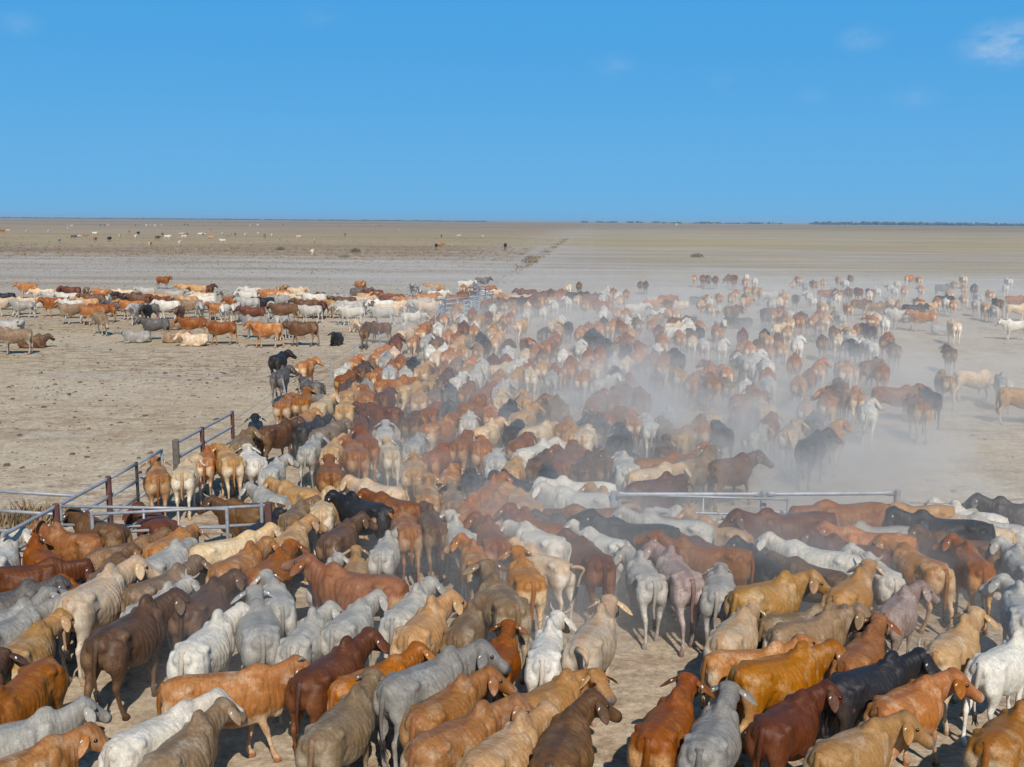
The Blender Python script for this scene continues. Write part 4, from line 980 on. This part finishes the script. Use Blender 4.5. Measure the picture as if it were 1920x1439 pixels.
def gate(label, pa, pb, h, zs, stiles, group=None, name='yard_gate', r=.03, mat=None):
    a = world_at(*pa, h); b = world_at(*pb, h); a.z = b.z = 0
    g = root_at(name, a, label, 'gate', group)
    for z in zs: pipe_obj('rail', a + Vector((0, 0, z)), b + Vector((0, 0, z)), r, mat or M_GALV, g, 10)
    for s, p in zip(stiles, (a, b)):
        if s: post_obj('stile', p, .15, h + .02, r * 1.15, mat or M_GALV, g)
    m = (a + b) / 2
    pipe_obj('brace', m + Vector((0, 0, zs[-1])), m + Vector((0, 0, zs[0])), r * .8, mat or M_GALV, g, 8)
    return g, a, b
ZS = (HF - .03, 1.12, .78, .46, .22)
g1, a1, b1 = gate('long pipe gate hung on the rusty post at the left, nearer of two', (113, 947), (425, 952), HF, ZS, (True, True), 'front left gates')
g2, a2, b2 = gate('long pipe gate latched to the brown post, overlapping the left gate', (172, 962), (490, 946), HF, ZS, (True, True), 'front left gates')
gp = root_at('gate_post', world_at(503, 945, HF).xy, 'square brown gate post beside the galvanised stile in the mob', 'post')
post_obj('post', world_at(503, 945, HF), -.05, HF + .03, .065, M_RUST, gp, True)
pipe_obj('hinge', world_at(492, 948, 1.4) * 1.0, world_at(500, 948, 1.4), .03, M_PICK, gp, 8)
# right-hand yard frame
q0, q1, q2 = (world_at(px, py, HF + .02) for px, py in ((1150, 921), (1432, 921), (1683, 919)))
for q in (q0, q1, q2): q.z = 0
rf = root_at('pipe_fence', q1, 'galvanised pipe frame with three stout posts on the right', 'fence')
for q, r in ((q0, .055), (q1, .065), (q2, .065)): post_obj('post', q, -.05, HF + .02, r, M_GALV, rf)
for z in (HF - .05, 1.08, .64, .25):
    pipe_obj('rail', q1 + Vector((.06, 0, z)), q2 + Vector((-.06, 0, z)), .042, M_GALV, rf, 12, True)
for z in (HF - .05, .25): pipe_obj('rail', q0 + Vector((.05, 0, z)), q1 + Vector((-.06, 0, z)), .042, M_GALV, rf, 12, True)
q3 = world_at(1752, 938, 1.28)
pipe_obj('brace', q2 + Vector((.05, 0, HF - .22)), (q3.x + .9, q3.y - .1, .72), .036, M_GALV, rf, 10)
gate('swung-open pipe gate with short end stile under the right-hand frame', (1162, 926), (1478, 935), HF - .06, (HF - .08, 1.10, .78, .46, .22), (True, True), None, 'yard_gate', .026)
w = root_at('wire_strand', q2, 'single sagging barbed wire strand leading right from the galvanised frame', 'wire')
for z in (HF - .25, .8):
    e = world_at(1990, 922, z + .05)
    V, Fc = [], []
    chain(V, Fc, [(Vector((q2.x, q2.y, z)) - Vector(w.location), .0045, .0045)] + [((q2.lerp(Vector((e.x, e.y, 0)), f) + Vector((0, 0, z - .10 * math.sin(math.pi * f)))) - Vector(w.location), .0045, .0045) for f in (.2, .4, .6, .8, 1)], 5, 2, (0, 1, 0))
    for f in [k / 45 for k in range(1, 45)]:
        p = (q2.lerp(Vector((e.x, e.y, 0)), f) + Vector((0, 0, z - .10 * math.sin(math.pi * f)))) - Vector(w.location)
        chain(V, Fc, [(p + Vector((0, 0, -.018)), .003, .003), (p + Vector((.006, 0, .018)), .003, .003)], 4)
    tag(link('barbed_wire', mesh_from('barbed_wire', V, Fc, [M_WIRE]), w))

# small set of yard panels in the distance
pan = [((816, 585), (835, 561)), ((835, 561), (880, 557)), ((880, 556), (898, 551)), ((880, 557), (925, 551)), ((880, 538), (910, 541)), ((910, 541), (925, 550)), ((888, 534), (910, 541)), ((898, 550), (925, 546)), ((870, 563), (897, 560))]
pl_ = ['left end panel of the small distant yard, nearest the mob', 'widest front panel of the small distant galvanised yard', 'short angled panel right of the small yard front', 'low front panel at the right end of the small yard',
       'rear panel of the small distant yard beside a white cow', 'right rear corner panel of the small distant yard', 'top rear panel of the small yard standing highest', 'inner cross panel inside the small distant yard', 'inner race panel behind the small yard front']
for k, (pa, pb) in enumerate(pan):
    gate(pl_[k], pa, pb, 1.7, (1.66, 1.35, 1.05, .75, .45, .2), (True, True), 'panels of the small distant yard', 'yard_gate', .042, M_PICK)

# wire fence running away to the horizon
HWF = 1.30
pw = world_at(543, 713, HWF); FXW = pw.x - FS * pw.y
def on_wire(y): return Vector((FXW + FS * y, y, 0))
wf = root_at('wire_fence', on_wire(30), 'straight star picket and wire stock fence running to the horizon', 'fence')
ys_ = [world_at(px, py, HWF).y for px, py in ((543, 713), (616, 674), (666, 649), (712, 623), (753, 601), (785, 584))]
y = ys_[-1] + 6.5
while y < 330: ys_.append(y); y += 6.8 + rnd.uniform(-.5, .5)
def picket_mesh(lean):
    V, Fc = [], []
    for a in (0, 2.09, 4.19):
        dx, dy = math.cos(a) * .03, math.sin(a) * .03; ox, oy = -math.sin(a) * .005, math.cos(a) * .005
        b0 = len(V)
        for z in (0, HWF + .05):
            sx = lean * z
            V += [(sx + ox, oy, z), (sx + dx + ox, dy + oy, z), (sx + dx - ox, dy - oy, z), (sx - ox, -oy, z)]
        Fc += [(b0, b0 + 1, b0 + 5, b0 + 4), (b0 + 1, b0 + 2, b0 + 6, b0 + 5), (b0 + 2, b0 + 3, b0 + 7, b0 + 6), (b0 + 4, b0 + 5, b0 + 6, b0 + 7)]
    return mesh_from('picket', V, Fc, [M_PICK])
pks = [picket_mesh(l) for l in (-.10, .0, .05, -.2)]
for k, yy in enumerate(ys_):
    p = on_wire(yy)
    link('picket', pks[(k * 7 + 3) % 4], wf, Matrix.Translation(p - Vector(wf.location)))
V, Fc = [], []
cornr = Ps[0]
for z in (1.25, .95, .62, .30):
    prevp = Vector((cornr.x, cornr.y, z))
    pts = [(prevp - Vector(wf.location), .006, .006)]
    for yy in ys_: pts.append((on_wire(yy) + Vector((rnd.uniform(-.03, .03), 0, z + rnd.uniform(-.03, .02))) - Vector(wf.location), .006, .006))
    chain(V, Fc, pts, 4, 2, (1, 0, 0))
o = link('fence_wire', mesh_from('fence_wire', V, Fc, [M_WIRE]), wf); o['kind'] = 'stuff'

# ------------------------------------------------------------------ ground litter, tufts, far wood
def scatter(name, count, fn, mat, kind_label, cat):
    V, Fc = [], []
    r = random.Random(len(name) * 31)
    for _ in range(count): fn(r, V, Fc)
    return tag(link(name, mesh_from(name, V, Fc, [mat])), kind_label, cat, None, 'stuff')
_rc = random.Random(3); CL = []
for _ in range(60):
    _y = 20 + 150 * _rc.random() ** 1.4; CL.append((FX0 + FS * _y - 3 - _rc.random() * (20 + _y * .4), _y))
def pat(r, V, Fc):
    f = r.random() ** 1.5; y = 20 + f * (170 if r.random() < .6 else 230)
    x = FX0 + FS * y - 2 - r.random() * (22 + y * .45) if r.random() < .86 else r.uniform(-.5, .55) * y
    if r.random() < .4:
        x += math.sin(y * .7) * 1.5; y += math.sin(x * .9) * 1.5
    if r.random() < .55:
        k = r.choice(CL); y = k[1] + r.gauss(0, 1.0 + k[1] * .02); x = k[0] + r.gauss(0, 3.5 + k[1] * .05)
        if y < 18: y = 20
    s = r.uniform(.015, .05) * (1 + y * .006) if r.random() < .9 else r.uniform(.07, .13); n = 6; b0 = len(V)
    for k in range(n):
        a = 2 * math.pi * k / n + r.uniform(-.3, .3); q = s * r.uniform(.7, 1.3)
        V.append((x + math.cos(a) * q, y + math.sin(a) * q, .001))
    for k in range(n):
        a = 2 * math.pi * k / n; q = s * r.uniform(.35, .7)
        V.append((x + math.cos(a) * q, y + math.sin(a) * q, s * r.uniform(.3, .6)))
    for k in range(n): Fc.append((b0 + k, b0 + (k + 1) % n, b0 + n + (k + 1) % n, b0 + n + k))
    Fc.append(tuple(b0 + n + k for k in range(n)))
scatter('dung_pats', 7500, pat, M_DUNG, 'dark dung pats and crumbs littering the bare ground', 'dung')
scatter('soil_clods', 7500, pat, M_CLOD, 'loose clods of dry soil kicked over the bare ground', 'clods')
def tuft(V, Fc, r, x, y, h, w, n):
    for k in range(n):
        a = r.uniform(0, 6.28); q = r.random() * w; b0 = len(V); bx, by = x + math.cos(a) * q, y + math.sin(a) * q
        lean = r.uniform(.1, .6) * h; hh = h * r.uniform(.5, 1); t = h * .10; c, s = math.cos(a + 1.57) * t, math.sin(a + 1.57) * t
        V += [(bx - c, by - s, 0), (bx + c, by + s, 0), (bx + math.cos(a) * lean * .5 + c * .6, by + math.sin(a) * lean * .5 + s * .6, hh * .6), (bx + math.cos(a) * lean, by + math.sin(a) * lean, hh)]
        Fc += [(b0, b0 + 1, b0 + 2), (b0, b0 + 2, b0 + 3)]
def strip(r, V, Fc):   # scrubby strip left of the fence in the distance
    y = r.gauss(228, 24) if r.random() < .75 else r.uniform(185, 420); x = FX0 + FS * y - 4 - r.random() * y * .75
    tuft(V, Fc, r, x, y, r.uniform(.15, .42), r.uniform(.3, 1.1), 8)
scatter('dry_scrub_strip', 6000, strip, M_DRYG, 'low dry brown grass tussocks in a band across the far left paddock', 'grass')
def fl(r, V, Fc):
    y = r.uniform(118, 420) if r.random() < .85 else r.uniform(60, 118)
    if r.random() < .5: y = 160 + 40 * math.floor(r.random() * 7) + r.gauss(0, 3)
    x = FX0 + FS * y + r.gauss(0, .6)
    tuft(V, Fc, r, x, y, r.uniform(.12, .45), .35, 7)
scatter('fence_line_grass', 420, fl, M_DRYG, 'dry orange grass banked up along the wire fence', 'grass')
def nearfl(r, V, Fc):
    c = world_at(20, 1008, 0); tuft(V, Fc, r, c.x + r.gauss(-.1, .35), c.y + r.gauss(1.2, .5), r.uniform(.15, .45), .2, 8)
scatter('dead_roly_grass', 90, nearfl, M_DRYG, 'tangle of dead grass against the rails at the left edge', 'grass')
def bush(px, py, w, h, mat, label, name):
    c = world_at(px, py, 0); r = random.Random(int(px)); V, Fc = [], []
    for k in range(520):
        a = r.uniform(0, 6.28); q = r.random() ** .6 * w; z = r.random() ** .8 * h * (1 - (q / w) ** 2 * .6)
        bx, by = math.cos(a) * q, math.sin(a) * q; b0 = len(V); t = h * .11
        for _ in range(3): V.append((bx + r.uniform(-t, t), by + r.uniform(-t, t), max(.01, z + r.uniform(-t, t))))
        Fc.append((b0, b0 + 1, b0 + 2))
    o = link(name, mesh_from(name, V, Fc, [mat])); o.location = (c.x, c.y, 0)
    tag(o, label, 'bush')
bush(994, 493, 1.5, 1.3, M_DRYG, 'rusty orange dead bush against the wire fence', 'bush')
bush(1307, 483, 1.4, .9, M_SCRUB, 'small dark green bush alone on the right-hand plain', 'bush')
bush(667, 474, 1.2, 1.0, M_SCRUB, 'green bush beyond the left herd, right of another small one', 'bush')
bush(526, 470, 1.1, .9, M_SCRUB, 'small green bush on the far left plain', 'bush')
bush(646, 484, 1.2, .6, M_SCRUB, 'low flat green bush nearest on the far left plain', 'bush')

# far belt of trees on the skyline: higher on the right, broken elsewhere
def wood(name, x0, x1, y, h0, h1, dens, label):
    r = random.Random(int(x0) % 97); V, Fc = [], []
    k = 0; x = x0
    while x < x1:
        hh = r.uniform(h0, h1); w_ = r.uniform(16, 34); z0 = 0 if dens >= 1 else r.uniform(0, h0 * .3)
        if r.random() < dens:
            for j in range(10):
                cx, cyy, cz = x + r.uniform(-w_, w_) * .5, y + r.uniform(-60, 60), r.uniform(.25, 1) * hh * .85
                q = r.uniform(.35, .6) * w_ * .5; qz = hh * r.uniform(.18, .3); b0 = len(V)
                V += [(cx - q, cyy, cz), (cx, cyy - q, cz - qz * .8), (cx + q, cyy, cz), (cx, cyy + q, cz), (cx + q * .1, cyy, cz + qz), (cx, cyy, max(0, cz - qz * 2.2))]
                Fc += [(b0, b0 + 1, b0 + 4), (b0 + 1, b0 + 2, b0 + 4), (b0 + 2, b0 + 3, b0 + 4), (b0 + 3, b0, b0 + 4), (b0 + 1, b0, b0 + 5), (b0 + 2, b0 + 1, b0 + 5), (b0 + 3, b0 + 2, b0 + 5), (b0, b0 + 3, b0 + 5)]
        x += w_ * .55
    tag(link(name, mesh_from(name, V, Fc, [M_FARW])), label, 'trees', None, 'stuff')
k_ = 5200 / F_PX
wood('far_wood', (1515 - 960) * k_, (2150 - 960) * k_, 5200, 11, 19, 1.0, 'long low belt of trees on the skyline at the right')
wood('far_tree_line', (-200 - 960) * k_, (900 - 960) * k_, 6200, 4, 8, .9, 'thin broken line of trees on the skyline at the left')
wood('far_mirage_line', (1100 - 960) * k_, (1500 - 960) * k_, 5600, 6, 12, .35, 'scattered far trees on the skyline right of centre')

# water tank on the skyline
c = world_at(1268, 424, 0); D = math.hypot(c.x, c.y) ; hm = 5.0 * D / F_PX
tk = root_at('water_tank', c, 'pale green water tank on the skyline right of the fence', 'tank')
V, Fc = [], []; X3, Y3 = (1, 0, 0), (0, 1, 0)
tube(V, Fc, [((0, 0, .4), X3, Y3, hm * .5, hm * .5, hm * .5), ((0, 0, hm * .85), X3, Y3, hm * .5, hm * .5, hm * .5), ((0, 0, hm), X3, Y3, hm * .1, hm * .1, hm * .1)], 24, 2)
link('tank_body', mesh_from('tank_body', V, Fc, [M_TANK]), tk)
V, Fc = [], []; tube(V, Fc, [((0, 0, 0), X3, Y3, hm * .56, hm * .56, hm * .56), ((0, 0, .4), X3, Y3, hm * .55, hm * .55, hm * .55)], 24, 2)
link('tank_stand', mesh_from('tank_stand', V, Fc, [M_BARK]), tk)

# ------------------------------------------------------------------ air and dust
def box(name, x0, x1, y0, y1, z0, z1, mat, label, cat):
    V = [(x, y, z) for z in (z0, z1) for y in (y0, y1) for x in (x0, x1)]
    Fc = [(0, 2, 3, 1), (4, 5, 7, 6), (0, 1, 5, 4), (2, 6, 7, 3), (0, 4, 6, 2), (1, 3, 7, 5)]
    return tag(link(name, mesh_from(name, V, Fc, [mat])), label, cat, None, 'stuff')
hm_ = bpy.data.materials.new('haze_air'); hm_.use_nodes = True; nt = hm_.node_tree; nt.nodes.clear()
o_ = nt.nodes.new('ShaderNodeOutputMaterial'); v_ = nt.nodes.new('ShaderNodeVolumePrincipled')
v_.inputs['Color'].default_value = (.50, .78, 1.0, 1); v_.inputs['Density'].default_value = HAZE_D; v_.inputs['Anisotropy'].default_value = .2
nt.links.new(v_.outputs[0], o_.inputs['Volume'])
if HAZE_D > 0: box('haze', -31000, 31000, -70, 30100, -1, 45, hm_, 'thin pale haze over the whole plain', 'haze')

# (photo x, photo y at ground, half width m, half depth m, density)
PUFFS = [(1290, 840, 10, 7, .075), (1500, 890, 8, 5.0, .070), (1230, 720, 14, 11, .042), (880, 900, 6.0, 5, .036), (1080, 830, 8, 6, .050), (1560, 760, 13, 11, .034),
         (1215, 1130, 4.2, 3.0, .115), (1340, 980, 6.0, 3.4, .080), (1760, 780, 11, 8, .026), (1130, 640, 16, 13, .024), (1430, 600, 26, 20, .017), (1700, 1200, 3.2, 2.2, .05),
         (1740, 570, 30, 22, .017), (520, 1330, 2.4, 1.9, .03), (900, 1230, 3.0, 2.4, .03), (860, 1010, 3.2, 2.6, .06), (1720, 950, 7, 4, .034), (1000, 770, 8, 7, .022), (1150, 545, 40, 30, .006), (1600, 1080, 5, 3, .045), (1000, 1080, 4, 3, .035), (1000, 640, 14, 12, .014), (1800, 680, 16, 14, .014), (1250, 620, 24, 16, .012)]
dm = bpy.data.materials.new('kicked_up_dust'); dm.use_nodes = True; nt = dm.node_tree; nt.nodes.clear(); L = nt.links
o_ = nt.nodes.new('ShaderNodeOutputMaterial'); v_ = nt.nodes.new('ShaderNodeVolumePrincipled')
v_.inputs['Color'].default_value = (.88, .84, .78, 1); v_.inputs['Anisotropy'].default_value = .0
geo = nt.nodes.new('ShaderNodeNewGeometry'); P = geo.outputs['Position']
sp = nt.nodes.new('ShaderNodeSeparateXYZ'); L.new(P, sp.inputs[0])
tot = None
x0 = y0 = 1e9; x1 = y1 = -1e9
for (px, py, rx, ry, dens) in PUFFS:
    c = world_at(px, py, 0)
    x0, x1, y0, y1 = min(x0, c.x - rx), max(x1, c.x + rx), min(y0, c.y - ry), max(y1, c.y + ry)
    dx = mth(nt, 'MULTIPLY', mth(nt, 'SUBTRACT', sp.outputs[0], c.x), 1 / rx); dy = mth(nt, 'MULTIPLY', mth(nt, 'SUBTRACT', sp.outputs[1], c.y), 1 / ry)
    r2 = mth(nt, 'ADD', mth(nt, 'MULTIPLY', dx, dx), mth(nt, 'MULTIPLY', dy, dy))
    g = mth(nt, 'MULTIPLY', maprange(nt, r2, 1.0, 0.0, 0, 1, True), dens)
    tot = g if tot is None else mth(nt, 'ADD', tot, g)
nz = noise(nt, vscale(nt, P, (.34, .26, .60)), 1.0, 5, .66, 1.2)
tot = mth(nt, 'MULTIPLY', tot, maprange(nt, nz, .38, .64, .06, 1.95))
tot = mth(nt, 'MULTIPLY', tot, maprange(nt, sp.outputs[2], 3.0, 0.2, 0, 1, True))
L.new(mth(nt, 'MULTIPLY', tot, DUST_K), v_.inputs['Density']); L.new(v_.outputs[0], o_.inputs['Volume'])
if DUST_K > 0:
    dust = box('dust_cloud', x0, x1, y0, y1, .03, 3.0, dm, 'pale drifting dust kicked up by the walking mob', 'dust')
